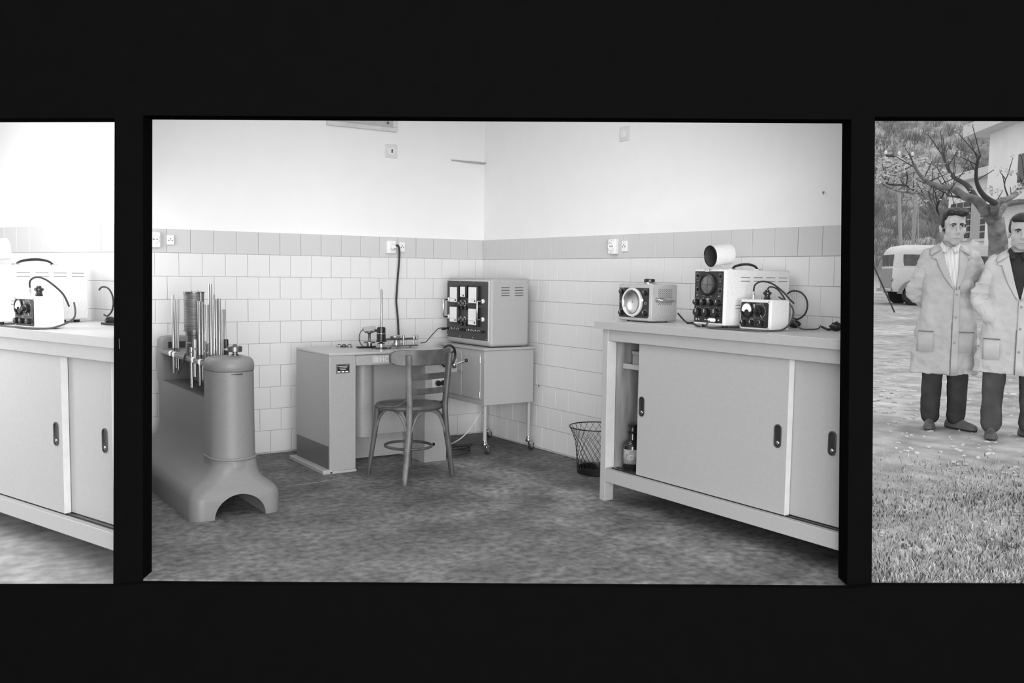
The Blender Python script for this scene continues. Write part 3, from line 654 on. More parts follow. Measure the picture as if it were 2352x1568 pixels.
for s_ in (.055, .90):
    q = [pp(s_, .335), pp(s_, .64)]
    MB().tube([(q[0][0], -.008, q[0][1]), (q[0][0], -.052, q[0][1]), (q[0][0], -.058, q[0][1]-.006), (q[1][0], -.058, q[1][1]+.006), (q[1][0], -.052, q[1][1]), (q[1][0], -.008, q[1][1])], .0065, 10).build('pull_handle', M_CHROME, cab, smooth=60)
    for a, b in q: MB().lathe([(.016, 0), (.016, .008), (.010, .014)], 14, TR((a, -.008, b), (PI/2, 0, 0))).build('handle_boss', M_WHITE, cab, smooth=35)
for k in range(11):
    s_ = .06 + .086*k; x_, z_ = pp(s_, .845 + .0*k)
    m_ = M_BLACK if k in (0, 4, 5, 10) else M_CHROME
    MB().lathe([(.010, 0), (.010, .012), (.006, .014), (.006, .024), (0, .025)], 12, TR((x_, -.008, z_), (PI/2, 0, 0))).build('terminal', m_, cab, smooth=35)
for s_ in (.02, .33, .66, .98):
    for t_ in (.02, .97):
        x_, z_ = pp(s_, t_); MB().ball((x_, -.009, z_), .0045, 8, 6).build('screw', M_STEEL, cab)
for g in (0, 1):
    for k in range(4):
        y0_ = .085 + g*.115; z_ = BH-.062 - .0185*k
        MB().box(BW-.002, BW+.0015, y0_, y0_+.068, z_-.0022, z_+.0022).build('vent_slot', M_BLACK, cab)
# cords around desk and trolley
def cord(name, label, pts, r, m_, n=8, sm=8): return tag(MB().tube(spline(pts, sm), r, n).build(name, m_, smooth=60), label, 'cord')
cord('hanging_cable', 'black cord hanging from the wall socket down behind the desk', [(-.795, -.055, 1.445), (-.785, -.085, 1.442), (-.772, -.075, 1.38), (-.778, -.06, 1.2), (-.788, -.06, 1.05), (-.775, -.06, .92), (-.772, -.07, .78), (-.775, -.10, .60), (-.78, -.12, .3), (-.75, -.15, .02)], .0075, M_RUBBER)
tag(MB().lathe([(0, 0), (.020, 0), (.022, .012), (.018, .028), (.010, .036), (.008, .042), (0, .042)], 18, TR((-.812, -.045, 1.436), (PI/2, 0, 0))).build('power_plug', M_WHITE, smooth=35), 'round pale plug pushed into the socket behind the desk', 'plug')
cord('signal_lead', 'thin grey lead from the meter cabinet down to the desk top', [(-.465, -.235, .845), (-.53, -.24, .85), (-.60, -.27, .81), (-.665, -.30, .765), (-.70, -.33, .758), (-.75, -.36, .757)], .0035, M_GREYCORD)
tag(MB().lathe([(.005, 0), (.009, .004), (.011, .03), (.006, .04), (0, .041)], 12, TR((-.468, -.235, .846), (0, -PI/2, 0))).build('jack_plug', M_BLACK, smooth=35), 'black jack plug at the left end of the cabinet terminals', 'plug')
cord('cord_coil', 'dark coil of cord lying on the floor between desk and trolley', [(-.74, -.62, .17), (-.735, -.66, .05), (-.73, -.70, .010)] + [( -.66+.105*math.cos(a)*(1-.03*a/6), -.715+.075*math.sin(a), .009+.0035*a) for a in [2.6+.5*k for k in range(33)]] + [(-.80, -.66, .05)], .0075, M_RUBBER)
cord('white_lead', 'white lead hanging from the trolley to the floor behind the desk', [(-.42, -.70, .345), (-.44, -.66, .26), (-.50, -.58, .12), (-.56, -.50, .045), (-.64, -.44, .012), (-.72, -.42, .008)], .005, M_WHITECORD)
# ------------------------------------------------------------------ workbench with sliding doors
def make_bench(label, loc, rz, kslope, zoff, long_left=True):
    t = thing('work_bench', label, 'workbench', loc, rz)
    c, s_ = math.cos(rz), math.sin(rz)
    def w(X, Y): return Vector((loc[0] + X*c - Y*s_, loc[1] + X*s_ + Y*c))
    def endX(Y):                 # the bench is fitted against the slanting partition
        f = lambda X: (lambda v: v.dot(RT) - kslope*v.dot(HD))(w(X, Y) - CAM.xy)
        a, b = f(0), f(3); return 3*(-a)/(b-a) - .006
    ex = lambda Y: endX(Y)
    YB = .606
    # worktop
    MB().prism([(-.048, -.022), (ex(-.022), -.022), (ex(YB), YB), (-.048, YB)], .957, 1.0).build('worktop', M_BENCHTOP, t, bevel=.003)
    MB().prism([(-.049, -.0245), (ex(-.0245), -.0245), (ex(-.021), -.021), (-.049, -.021)], .9575, .9985).build('edge_band', M_BENCH, t)
    # frame
    for (y0_, y1_) in ((0, .064), (YB-.07, YB-.006)):
        MB().box(0, .044, y0_, y1_, 0, .957).build('leg', M_BENCH, t, bevel=.003)
        e = min(ex(y0_), ex(y1_)); 
        if y0_ > .2: MB().box(e-.05, e-.006, y0_, y1_, 0, .957).build('leg', M_BENCH, t, bevel=.003)
    def fx(y0_, y1_, x0_): return [(x0_, y0_), (ex(y0_), y0_), (ex(y1_), y1_), (x0_, y1_)]
    MB().prism(fx(.004, .03, .044), .893, .957).build('top_rail', M_BENCH, t, bevel=.003)
    MB().prism(fx(0, .03, .044), .110, .184).build('bottom_rail', M_BENCH, t, bevel=.003)
    MB().prism(fx(.03, YB-.01, .044), .155, .178).build('floor_panel', M_WOODRAW, t)
    for y_ in (.047, .083): MB().prism(fx(y_-.004, y_+.004, .05), .178, .186).build('door_track', M_DSTEEL, t)
    MB().prism(fx(YB-.02, YB-.008, .02), .12, .95).build('back_board', M_WOODRAW, t)
    MB().box(.012, .044, .064, YB-.07, .11, .957).build('end_panel', M_WOODRAW, t)
    MB().box(.040, .0455, .002, .06, .19, .893).build('inner_jamb', mat('bench_jamb_lit', .55, .5), t)  # light on this inner face put into a paler colour
    sh = MB().box(.046, .62, .12, YB-.02, .742, .762).build('shelf', M_WOODRAW, t)
    MB().box(.046, .62, .112, .12, .738, .766).build('shelf_lip', M_BENCH, sh)
    # doors: the left one slides in the outer track
    def door(xa, xb, y_, handles):
        d = MB().box(xa, xb, y_, y_+.032, .187, .893).build('sliding_door', M_BENCH, t, bevel=.002)
        MB().box(xb-.001, xb+.0015, y_+.001, y_+.031, .187, .893).build('door_edge', mat('door_edge_lit', .62, .45), d)  # strip on the door edge, its brighter lighting painted as a pale tone
        for hx, hz in handles:
            def slot(r, n=8): 
                q = [(hx + r*math.cos(PI*k/n), hz+.034 + r*math.sin(PI*k/n)) for k in range(n+1)]
                q += [(hx + r*math.cos(PI+PI*k/n), hz-.034 + r*math.sin(PI+PI*k/n)) for k in range(n+1)]; return q
            h = MB(); o_ = slot(.0195); i_ = slot(.0145); n = len(o_)
            h.rings([[(p[0], y_-.001, p[1]) for p in o_], [(p[0], y_-.005, p[1]) for p in o_], [(p[0], y_-.005, p[1]) for p in i_], [(p[0], y_-.0005, p[1]) for p in i_]], cap=False)
            hh = h.build('cup_handle', M_DSTEEL, d, smooth=30)
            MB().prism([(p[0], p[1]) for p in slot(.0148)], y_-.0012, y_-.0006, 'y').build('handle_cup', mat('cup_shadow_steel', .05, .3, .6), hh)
            MB().ball((hx, y_-.0025, hz-.032), (.009, .003, .010), 10, 6).build('finger_rest', M_CHROME, hh, smooth=60)
    door(.262, 1.250, .031, ((.297, .56), (1.200, .540)))
    e = ex(.09) - .028
    door(1.20, e, .066, ((e-.055, .545),))
    return t, w
bench, bw = make_bench('long grey workbench with sliding doors along the right tiled wall', (-.61, -2.19, 0), -PI/2, KR0, 0)
bench2, bw2 = make_bench('grey sliding-door workbench seen in the brighter room at the far left', tuple(BO2), BR2, KL0-.0005, BZ2)

# bottle and box in the open bench compartment
t = thing('reagent_bottle', 'dark glass bottle with paper label inside the open workbench', 'bottle', (-.535, -2.285, .186))
t.location = (-.488, -2.318, .178)
MB().lathe([(0, 0), (.050, 0), (.054, .006), (.054, .135), (.050, .150), (.034, .165), (.026, .172), (.024, .205), (.031, .208), (.031, .216), (.022, .219), (.021, .240), (.026, .243), (.026, .256), (0, .258)], 28).build('glass', M_BOTTLE, t, smooth=35)
lab_ = []
for z_ in (.042, .122): lab_.append([(.0548*math.cos(a), .0548*math.sin(a), z_) for a in [math.radians(165+10*k) for k in range(17)]])
lb_ = MB().rings(lab_, cap=False, closed=False).build('paper_label', M_LABEL, t, smooth=60)
lb_.modifiers.new('thick', 'SOLIDIFY').thickness = .0006
MB().torus((0, 0, 0), .012, .0025, 16, 6, TR((-.0535*math.cos(.75), -.0535*math.sin(.75)-.001, .080), (PI/2, 0, -.82))).build('label_emblem', M_MARK, lb_)
t = thing('shelf_box', 'grey carton box on the shelf inside the open workbench', 'box', (-.40, -2.345, .762))
MB().box(-.07, .10, -.085, .065, 0, .055).build('carton', mat('carton_grey', .30, .8), t, bevel=.003)
MB().box(-.072, .102, -.087, .067, .055, .075).build('lid', mat('carton_lid', .36, .8), t, bevel=.003)

# ------------------------------------------------------------------ waste basket
BC = Vector((-.165, -1.635, 0))
t = thing('wire_basket', 'black wire mesh waste basket beside the workbench leg', 'waste basket', BC)
def brad(z): 
    u = z/.30; return .128 + .022*u + .036*max(0, (u-.55)/.45)**1.8
wires = MB(); NW = 26
for k in range(NW):
    for sg in (-1, 1):
        pts = []
        for j in range(13):
            z = .03 + .265*j/12; a = 2*PI*k/NW + sg*1.15*j/12; r = brad(z)
            pts.append((r*math.cos(a), r*math.sin(a), z))
        wires.tube(pts, .0013, 4, cap=False)
wires.build('wire_mesh', M_BLACK, t)
MB().torus((0, 0, .297), brad(.297), .0038, 48, 8).build('rim', M_BLACK, t, smooth=60)
MB().lathe([(0, .004), (.124, .002), (.130, .004), (.133, .040), (.130, .040), (.127, .008), (0, .008)], 40).build('base_band', M_BLACK, t, smooth=35)

# ------------------------------------------------------------------ instruments on the bench (local: front faces -y)
def knob(par, x, z, r, d, m_=None, ptr=True, y=0.0):
    k = MB().lathe([(r*1.05, 0), (r, d*.2), (r*.9, d), (0, d*1.02)], 18, TR((x, y, z), (PI/2, 0, 0))).build('knob', m_ or M_BLACK, par, smooth=35)
    if ptr: MB().box(x-r*.10, x+r*.10, y-d*1.10, y-d*.95, z, z+r*.85).build('pointer', M_MARK, k)
    return k
def ticks(par, x, z, r, n, a0, a1, y, ln=.006, wd=.0012, name='scale_marks'):
    mb = MB()
    for i in range(n):
        a = a0 + (a1-a0)*i/(n-1)
        M = TR((x, y, z)) @ Matrix.Rotation(-a, 4, 'Y')
        mb.box(-wd/2, wd/2, -.0004, .0004, r, r+ln, M)
    return mb.build(name, M_MARK, par)
def make_scope(label, loc, rz):
    t = thing('oscilloscope', label, 'oscilloscope', loc, rz)
    W_, D_, H_ = .204, .470, .288; B = .014
    MB().box(0, W_, 0, D_, B, H_).build('case', M_CASE, t, bevel=.009, seg=3)
    for x_ in (.035, W_-.035):
        for y_ in (.04, D_-.05): MB().lathe([(.014, 0), (.016, B+.002)], 12, TR((x_, y_, 0))).build('foot', M_RUBBER, t)
    MB().box(.004, W_-.004, -.005, .004, B+.004, H_-.004).build('front_frame', M_CASE, t, bevel=.003)
    pn = MB().box(.009, W_-.009, -.008, 0, B+.012, H_-.010).build('front_panel', M_BLACKPANEL, t)
    yf = -.008
    sx, sz, sr = .098, H_-.075, .046
    MB().lathe([(sr+.009, 0), (sr+.009, .010), (sr, .014), (sr, .004)], 36, TR((sx-.002, yf, sz), (PI/2, 0, 0)), cap=False).build('screen_bezel', M_BLACKPANEL, t, smooth=35)
    scn = MB().lathe([(0, .006), (sr*.5, .0055), (sr, .004)][::-1], 36, TR((sx, yf, sz), (PI/2, 0, 0)), cap=False).build('screen', M_GLASSDARK, t, smooth=60)
    for a in ((-sr*.9, sr*.9, -.0006, .0006), (-.0006, .0006, -sr*.9, sr*.9)):
        MB().box(sx+a[0], sx+a[1], yf-.0072, yf-.0066, sz+a[2], sz+a[3]).build('graticule_line', M_BLACK, scn)
    for x_, z_ in ((.026, H_-.032), (.176, H_-.034), (.026, H_-.10), (.176, H_-.105)):
        ticks(t, x_, z_, .010, 10, 0, 2*PI*.9, yf-.0004, .005); knob(t, x_, z_, .008, .010, ptr=False, y=yf)
        MB().box(x_-.005, x_+.005, yf-.0006, yf, z_-.025, z_-.023).build('legend', M_MARK, t)
    for x_ in (.026, .071, .118, .168):
        z_ = B+.112; knob(t, x_, z_, .0155, .018, y=yf); ticks(t, x_, z_, .018, 7, -1.6, 1.6, yf-.0004, .004)
        MB().box(x_-.005, x_+.005, yf-.0006, yf, z_+.030, z_+.032).build('legend', M_MARK, t)
    for x_ in (.036, .094, .156):
        z_ = B+.062; knob(t, x_, z_, .021, .020, y=yf); ticks(t, x_, z_, .0245, 9, -1.9, 1.9, yf-.0004, .004, .0022)
    for x_ in (.030, .046, .090, .104, .178):
        MB().lathe([(.0055, 0), (.0055, .007), (.003, .009), (0, .009)], 10, TR((x_, yf, B+.027), (PI/2, 0, 0))).build('terminal', M_STEEL, t, smooth=35)
    MB().box(.090, .104, yf-.0008, yf, H_-.168, H_-.142).build('maker_badge', M_STEEL, t, bevel=.0005)
    MB().lathe([(.010, 0), (.010, .030), (.008, .034), (.0, .034)], 12, TR((.124, yf-.012, B+.027), (0, PI/2, 0))).build('probe_plug', M_WHITE, t, smooth=35)
    # open viewing hood hinged above the screen
    MB().box(.082, .106, -.018, .004, H_-.014, H_+.002).build('hood_hinge', M_STEEL, t, bevel=.002)
    Mh = TR((.104, -.004, H_+.066), (0, 0, 0)) @ Matrix.Rotation(math.radians(-84), 4, 'X') @ Matrix.Rotation(math.radians(9), 4, 'Y')
    n = 36
    def hring(r, z, dip):
        out = []
        for k in range(n):
            a = 2*PI*k/n; rr = r*(1 + (.10*max(0, -math.sin(a))**3 if dip else 0)); out.append((rr*math.cos(a), -rr*math.sin(a), z))
        return out
    outer = [hring(.050, 0, True), hring(.0508, .03, True), hring(.0515, .06, False), hring(.0515, .112, False)]
    inner = [hring(.0495, .112, False), hring(.048, .04, False), hring(.047, 0, True)]
    hood = MB().rings(outer, cap=False, M=Mh).build('viewing_hood', M_CASE, t, smooth=50)
    MB().rings(inner, cap=False, M=Mh).build('hood_lining', M_HOODIN, hood, smooth=50)
    MB().rings([hring(.0515, .112, False), hring(.0495, .112, False)], cap=False, M=Mh).build('hood_far_edge', M_CASE, hood)
    q = [Mh @ Vector(p) for p in hring(.0488, -.001, True)]; MB().tube(q + [q[0]], .0026, 6).build('hood_rim', M_BLACK, hood, smooth=60)
    MB().lathe([(0, 0), (.046, 0), (.0465, .003), (0, .003)], 30, Mh @ TR((0, 0, .108))).build('hood_cap', M_HOODIN, hood)
    MB().box(.138, .1425, -.006, -.002, H_-.006, H_+.018, TR((0, 0, 0), (0, .1, 0))).build('hood_catch', M_WHITE, t)
    # carrying handle and slots
    q = spline([(.102, .155, H_+.004), (.102, .175, H_+.017), (.102, .22, H_+.026), (.102, .27, H_+.028), (.102, .315, H_+.020), (.102, .34, H_+.004)], 5)
    MB().tube(q, [.006+.004*math.sin(PI*i/(len(q)-1)) for i in range(len(q))], 8, flat=.7).build('carrying_handle', M_BLACK, t, smooth=60)
    for y_ in (.152, .343): MB().box(.088, .116, y_-.014, y_+.014, H_-.001, H_+.006).build('handle_bracket', M_CHROME, t, bevel=.002)
    for r_, z_ in ((0, H_-.038), (1, H_-.056)):
        for k in range(4): MB().box(W_-.001, W_+.0008, .105+.092*k, .170+.092*k, z_-.0012, z_+.0012).build('vent_slot', M_BLACK, t)
    for z_ in (B+.10, B+.085): MB().box(W_-.001, W_+.0008, .075, .125, z_-.0012, z_+.0012).build('vent_slot', M_BLACK, t)
    return t
def make_meter(label, loc, rz):
    t = thing('bridge_meter', label, 'measuring instrument', loc, rz)
    W_, D_, H_ = .187, .130, .147
    MB().box(0, W_, 0, D_, .003, H_).build('case', M_CASE, t, bevel=.007, seg=3)
    for x_ in (.03, W_-.03):
        for y_ in (.03, D_-.03): MB().lathe([(.010, 0), (.010, .004)], 10, TR((x_, y_, 0))).build('foot', M_RUBBER, t)
    MB().box(.004, W_-.004, -.005, .003, .006, H_-.003).build('front_frame', M_CASE, t, bevel=.002)
    c = .006; a0, a1, b0, b1 = .011, W_-.011, .014, H_-.013
    MB().prism([(a0+c, b0), (a1-c, b0), (a1, b0+c), (a1, b1-c), (a1-c, b1), (a0+c, b1), (a0, b1-c), (a0, b0+c)], -.008, 0, 'y').build('front_panel', M_BLACKPANEL, t)
    yf = -.008
    for x_ in (.009, W_-.009):
        for z_ in (.011, H_-.009): MB().ball((x_, -.006, z_), .0035, 8, 6).build('screw', M_CHROME, t)
    cx, cz, r = .050, H_-.050, .033
    dl = MB().lathe([(r+.004, 0), (r+.004, .007), (r, .009), (r-.002, .004)], 32, TR((cx, yf, cz), (PI/2, 0, 0)), cap=False).build('meter_ring', M_BLACK, t, smooth=35)
    fan = [(cx + (r-.003)*math.cos(a), cz + (r-.003)*math.sin(a)) for a in [math.radians(-12 + 204*k/24) for k in range(25)]]
    fan += [(cx + .014*math.cos(a), cz-.010 + .012*math.sin(a)) for a in [math.radians(180-180*k/10) for k in range(11)]]
    MB().prism(fan, yf-.005, yf-.004, 'y').build('meter_dial', M_PAPER, dl)
    dx, dz, dr = .128, H_-.055, .036
    ticks(t, dx, dz, dr, 15, -.5, 2.5, yf-.0004, .006, .0012)
    MB().tube([(dx+(dr-.003)*math.sin(a), yf-.001, dz+(dr-.003)*math.cos(a)) for a in [-.5+3.1*k/16 for k in range(17)]], .0008, 4).build('scale_arc', M_MARK, t)
    kn = MB().lathe([(.022, 0), (.021, .012), (.012, .014), (.011, .026), (0, .027)], 22, TR((dx-.008, yf, dz), (PI/2, 0, 0))).build('dial_knob', M_BLACK, t, smooth=35)
    MB().box(-.0012, .0012, -.0015, 0, .02, .038, TR((dx-.004, yf-.003, dz)) @ Matrix.Rotation(2.6, 4, 'Y')).build('dial_pointer', M_MARK, kn)
    MB().box(.084, .096, yf-.0008, yf, H_-.042, H_-.022).build('maker_badge', M_STEEL, t, bevel=.0005)
    for x_, m_ in ((.032, .014), (.080, .013), (.142, .013)):
        knob(t, x_, .036, m_, .016, y=yf); ticks(t, x_, .036, .016, 8, -2, 2, yf-.0004, .004)
    for x_, z_, l_ in ((.068, .058, .03), (.070, .052, .02), (.112, .060, .014), (.112, .050, .012), (.112, .030, .012)):
        MB().box(x_, x_+l_, yf-.0006, yf, z_-.0006, z_+.0006).build('legend', M_MARK, t)
    # sockets on top
    MB().lathe([(.005, 0), (.005, .012), (.0065, .013), (.0065, .026), (.004, .030), (.004, .036), (0, .036)], 12, TR((.034, .05, H_))).build('coax_plug', M_CHROME, t, smooth=35)
    for x_ in (.070, .082): MB().lathe([(.0035, 0), (.0035, .011), (0, .011)], 8, TR((x_, .05, H_))).build('terminal', M_STEEL, t)
    MB().lathe([(.015, 0), (.016, .006), (.013, .012), (.013, .022), (.020, .026), (.020, .034), (.010, .040), (.010, .046), (0, .047)], 16, TR((.118, .05, H_))).build('octal_plug', M_BLACK, t, smooth=35)
    return t
def make_strobe(label, loc, rz):
    t = thing('stroboscope_lamp', label, 'stroboscope', loc, rz)
    W_, D_, H_ = .262, .190, .206
    MB().box(0, W_, 0, D_, .006, H_).build('case', M_CASEGREY, t, bevel=.008, seg=3)
    for x_ in (.05, W_-.05):
        for y_ in (.03, D_-.03): MB().lathe([(.008, 0), (.009, .007)], 10, TR((x_, y_, 0))).build('foot', M_RUBBER, t)
    MB().box(.003, W_-.003, -.006, .003, .010, H_-.004).build('front_frame', M_CASEGREY, t, bevel=.003)
    MB().prism([(.014, .024), (W_-.022, .024), (W_-.012, .034), (W_-.012, H_-.022), (W_-.014, H_-.020), (.014, H_-.020)], -.009, 0, 'y').build('front_panel', M_BLACKPANEL, t)
    yf = -.009; cx, cz, R = .126, .108, .074
    MB().lathe([(R+.004, 0), (R+.004, .012), (R-.001, .017), (R-.007, .015), (R-.007, .010)], 44, TR((cx, yf, cz), (PI/2, 0, 0)), cap=False).build('lamp_bezel', mat('pale_bezel', .6, .35), t, smooth=35)
    prof_ = [((R-.006)*math.cos(PI/2*k/9), .0125-.0115*math.sin(PI/2*k/9)) for k in range(9)] + [(.003, .001)]
    MB().lathe(prof_, 40, TR((cx, yf, cz), (PI/2, 0, 0)), cap=False).build('reflector', mat('polished_reflector', .85, .22, 1.0, var=.05, scale=30), t, smooth=60)
    g = MB().lathe([(0, .0150), (.03, .0145), (R-.006, .0125)][::-1], 40, TR((cx, yf, cz), (PI/2, 0, 0)), cap=False).build('lamp_glass', M_LENS, t, smooth=60)
    MB().ball((cx+R+.006, yf-.006, cz+.012), (.009, .006, .010), 10, 8).build('bezel_latch', M_WHITE, t, smooth=60)
    for x_, z_ in ((.036, .165), (.222, .160), (.034, .048), (.222, .050)):
        knob(t, x_, z_, .014, .016, y=yf); ticks(t, x_, z_, .0165, 7, -1.2, 1.2, yf-.0004, .004, .0015)
    for x_, z_ in ((.032, .108), (.226, .104)):
        MB().torus((0, 0, 0), .007, .0018, 16, 6, TR((x_, yf, z_), (PI/2, 0, 0))).build('toggle_ring', M_STEEL, t, smooth=60)
        MB().ball((x_, yf-.006, z_), .003, 8, 6).build('toggle', M_STEEL, t)
    MB().box(cx-.014, cx+.014, yf-.0006, yf, .026, .031).build('legend', M_MARK, t)
    # side handle, perforation, top knob
    pf = MB()
    for i in range(15):
        for j in range(15):
            if (i+j) % 2: continue
            pf.lathe([(.0023, 0), (.0023, .0008)], 6, TR((W_+.0002, .052+.0068*i, .098+.0058*j), (0, PI/2, 0)))
    pf.build('perforation', M_BLACK, t)
    q = spline([(W_, .036, .123), (W_+.022, .042, .123), (W_+.033, .065, .123), (W_+.036, .095, .123), (W_+.033, .125, .123), (W_+.022, .148, .123), (W_, .154, .123)], 5)
    MB().tube(q, [.007 + .004*math.sin(PI*i/(len(q)-1)) for i in range(len(q))], 10).build('side_handle', M_CHROME, t, smooth=60)
    for y_ in (.036, .154): MB().lathe([(.013, 0), (.012, .006), (.008, .008)], 14, TR((W_, y_, .123), (0, PI/2, 0))).build('handle_boss', M_CHROME, t, smooth=35)
    MB().lathe([(.050, 0), (.050, .003), (.030, .004), (.028, .010), (.0, .010)], 28, TR((.135, .10, H_))).build('top_dial', M_STEEL, t, smooth=35)
    MB().lathe([(.028, .010), (.030, .012), (.030, .026), (.027, .029), (0, .029)], 28, TR((.135, .10, H_))).build('top_knob', M_BLACK, t, smooth=35)
    return t
M_LENS = bpy.data.materials.new('clear_lamp_glass'); M_LENS.use_nodes = True
_b = M_LENS.node_tree.nodes['Principled BSDF']; _b.inputs['Roughness'].default_value = .05; _b.inputs['Transmission Weight'].default_value = 1.0; _b.inputs['IOR'].default_value = 1.12
strobe = make_strobe('grey lamp instrument with big round reflector at the left end of the workbench', (-.49, -2.180, 1.0), -PI/2)
scope = make_scope('tall pale oscilloscope with open round hood on the long workbench', (-.53, -2.798, 1.0), -PI/2)
meter_ = make_meter('small pale bridge meter with dial in front of the tall oscilloscope', (-.475, -3.050, 1.0), -PI/2)
def on2(X, Y): p = b2w(X, Y, 1.0); return (p.x, p.y, p.z)
scope2 = make_scope('oscilloscope case on the bench of the brighter room at the far left', on2(.46, .03), BR2)
meter2 = make_meter('small bridge meter with dial on the bench in the brighter room', on2(.915, .005), BR2)

# ------------------------------------------------------------------ cords on the bench
r_ = .0048
def bz(px, py, dz=0.0): return onp(px, py, 2, 1.0 + r_ + dz)
def by(px, py, x): return onp(px, py, 0, x)
tag(MB().tube(spline([(-.30, -2.449, 1.05), (-.30, -2.49, 1.02), (-.33, -2.55, 1.006), (-.36, -2.62, 1.006), (-.42, -2.70, 1.006), (-.50, -2.785, 1.006), (-.548, -2.86, 1.006)], 8), .0045, 8).build('lamp_cord', M_RUBBER, smooth=60), 'black cord trailing from the lamp instrument to the oscilloscope', 'cord')
tag(MB().tube(spline([(-.39, -2.61, 1.006), (-.34, -2.64, 1.012), (-.33, -2.70, 1.02), (-.36, -2.765, 1.03)], 8), .0045, 8).build('plug_cord', M_RUBBER, smooth=60), 'short black cord with plug between lamp instrument and oscilloscope', 'cord')
tag(MB().tube(spline([(-.552, -2.93, 1.040), (-.578, -2.932, 1.02), (-.592, -2.95, 1.008), (-.606, -3.00, 1.006), (-.606, -3.08, 1.006), (-.588, -3.16, 1.006), (-.555, -3.24, 1.006), (-.48, -3.275, 1.006), (-.41, -3.262, 1.012), (-.345, -3.245, 1.04), (-.315, -3.236, 1.09), (-.325, -3.215, 1.13), (-.37, -3.19, 1.16)], 8), .0042, 8).build('probe_cord', M_GREYCORD, smooth=60), 'grey cord looping along the bench edge before the bridge meter', 'cord')
tag(MB().tube(spline([(-.425, -3.085, 1.183), (-.425, -3.092, 1.215), (-.415, -3.125, 1.232), (-.395, -3.17, 1.222), (-.365, -3.21, 1.185), (-.345, -3.235, 1.15), (-.33, -3.25, 1.13)], 8), .0042, 8).build('coax_cord', M_RUBBER, smooth=60), 'black coaxial cord arching over the top of the bridge meter', 'cord')
tag(MB().tube(spline([(-.425, -3.168, 1.194), (-.422, -3.18, 1.207), (-.40, -3.20, 1.200), (-.375, -3.215, 1.17), (-.36, -3.225, 1.14)], 8), .004, 8).build('plug_cord', M_RUBBER, smooth=60), 'short black cord leaving the round plug on the bridge meter', 'cord')
tag(MB().tube(spline([(-.10, -3.02, 1.17), (-.10, -3.05, 1.185), (-.10, -3.10, 1.180), (-.10, -3.135, 1.15), (-.10, -3.145, 1.11), (-.10, -3.13, 1.07), (-.10, -3.09, 1.045), (-.10, -3.06, 1.05)], 8), .0042, 8).build('cord_loop', M_RUBBER, smooth=60), 'black cord loop standing at the right end of the oscilloscope', 'cord')
tag(MB().tube(spline([(-.08, -3.015, 1.18), (-.085, -3.035, 1.12), (-.09, -3.04, 1.06), (-.09, -3.03, 1.02), (-.09, -3.045, 1.008), (-.11, -3.075, 1.006)], 8), .003, 6).build('white_wire', M_WHITECORD, smooth=60), 'thin white wire hanging behind the oscilloscope', 'wire')
t = thing('mains_plug', 'black round plug lying behind the oscilloscope', 'plug', (-.12, -3.085, 1.0))
MB().lathe([(0, 0), (.017, 0), (.020, .01), (.020, .03), (.012, .042), (.006, .05), (0, .05)], 18, TR((0, .02, .021), (PI/2, 0, .3))).build('body', M_BLACK, t, smooth=35)
for a in (-.006, .006): MB().lathe([(.0024, 0), (.0024, .018), (0, .019)], 8, TR((a-.004, .02, .021), (-PI/2, 0, .3))).build('pin', M_STEEL, t)
tag(MB().tube(spline([(-.315, -3.236, 1.05), (-.28, -3.25, 1.012), (-.22, -3.26, 1.006), (-.16, -3.25, 1.006), (-.13, -3.24, 1.008), (-.11, -3.235, 1.02)], 8), .0035, 8).build('grey_lead', M_GREYCORD, smooth=60), 'thin grey lead sagging behind the bridge meter', 'cord')
tag(MB().tube(spline([(-.10, -3.235, 1.014), (-.115, -3.27, 1.008), (-.135, -3.30, 1.006), (-.14, -3.335, 1.012), (-.13, -3.37, 1.012), (-.10, -3.395, 1.006), (-.06, -3.41, 1.006)], 8), .0058, 8).build('double_cord', M_RUBBER, smooth=60), 'thick black cord ending in a round plug at the right of the bench', 'cord')
t = thing('cord_plug', 'black round coupling on the thick cord at the right of the bench', 'plug', (-.135, -3.345, 1.0))
MB().lathe([(.006, -.035), (.010, -.025), (.020, -.018), (.022, 0), (.020, .012), (.012, .02), (.008, .034)], 18, TR((0, 0, .022), (PI/2, 0, .15))).build('body', M_BLACK, t, smooth=35)
MB().torus((0, 0, 0), .021, .003, 20, 6, TR((0, 0, .024), (PI/2, 0, .15))).build('grip_ring', M_BLACK, t, smooth=60)
tag(MB().tube(spline([(-.10, -3.31, 1.006), (-.07, -3.345, 1.01), (-.05, -3.36, 1.04), (-.045, -3.368, 1.08), (-.04, -3.378, 1.105), (-.03, -3.40, 1.12)], 8), .0032, 8).build('riser_cord', M_GREYCORD, smooth=60), 'thin grey cord rising at the right end of the bench', 'cord')
# the same clutter on the bench of the side room
def c2(name, label, pts, r, m_): return tag(MB().tube(spline([tuple(b2w(*p)) for p in pts], 8), r, 8).build(name, m_, smooth=60), label, 'cord')
c2('coax_cord', 'black coaxial cord arching over the bridge meter in the brighter room', [(.95, .055, 1.183), (.955, .055, 1.215), (.99, .065, 1.232), (1.035, .085, 1.222), (1.075, .115, 1.185), (1.10, .135, 1.15), (1.115, .15, 1.10)], .0042, M_RUBBER)
c2('probe_cord', 'grey cord lying along the bench edge in the brighter room', [(.57, .012, 1.03), (.60, -.006, 1.008), (.85, -.012, 1.006), (.95, -.010, 1.006), (1.08, -.004, 1.006), (1.16, .05, 1.01), (1.17, .14, 1.05), (1.14, .16, 1.12)], .0042, M_GREYCORD)
c2('cord_loop', 'black cord loop beside the oscilloscope in the brighter room', [(.90, .42, 1.17), (.93, .42, 1.185), (.98, .42, 1.180), (1.015, .42, 1.15), (1.025, .42, 1.11), (1.01, .42, 1.07), (.97, .42, 1.045), (.94, .42, 1.05)], .0042, M_RUBBER)
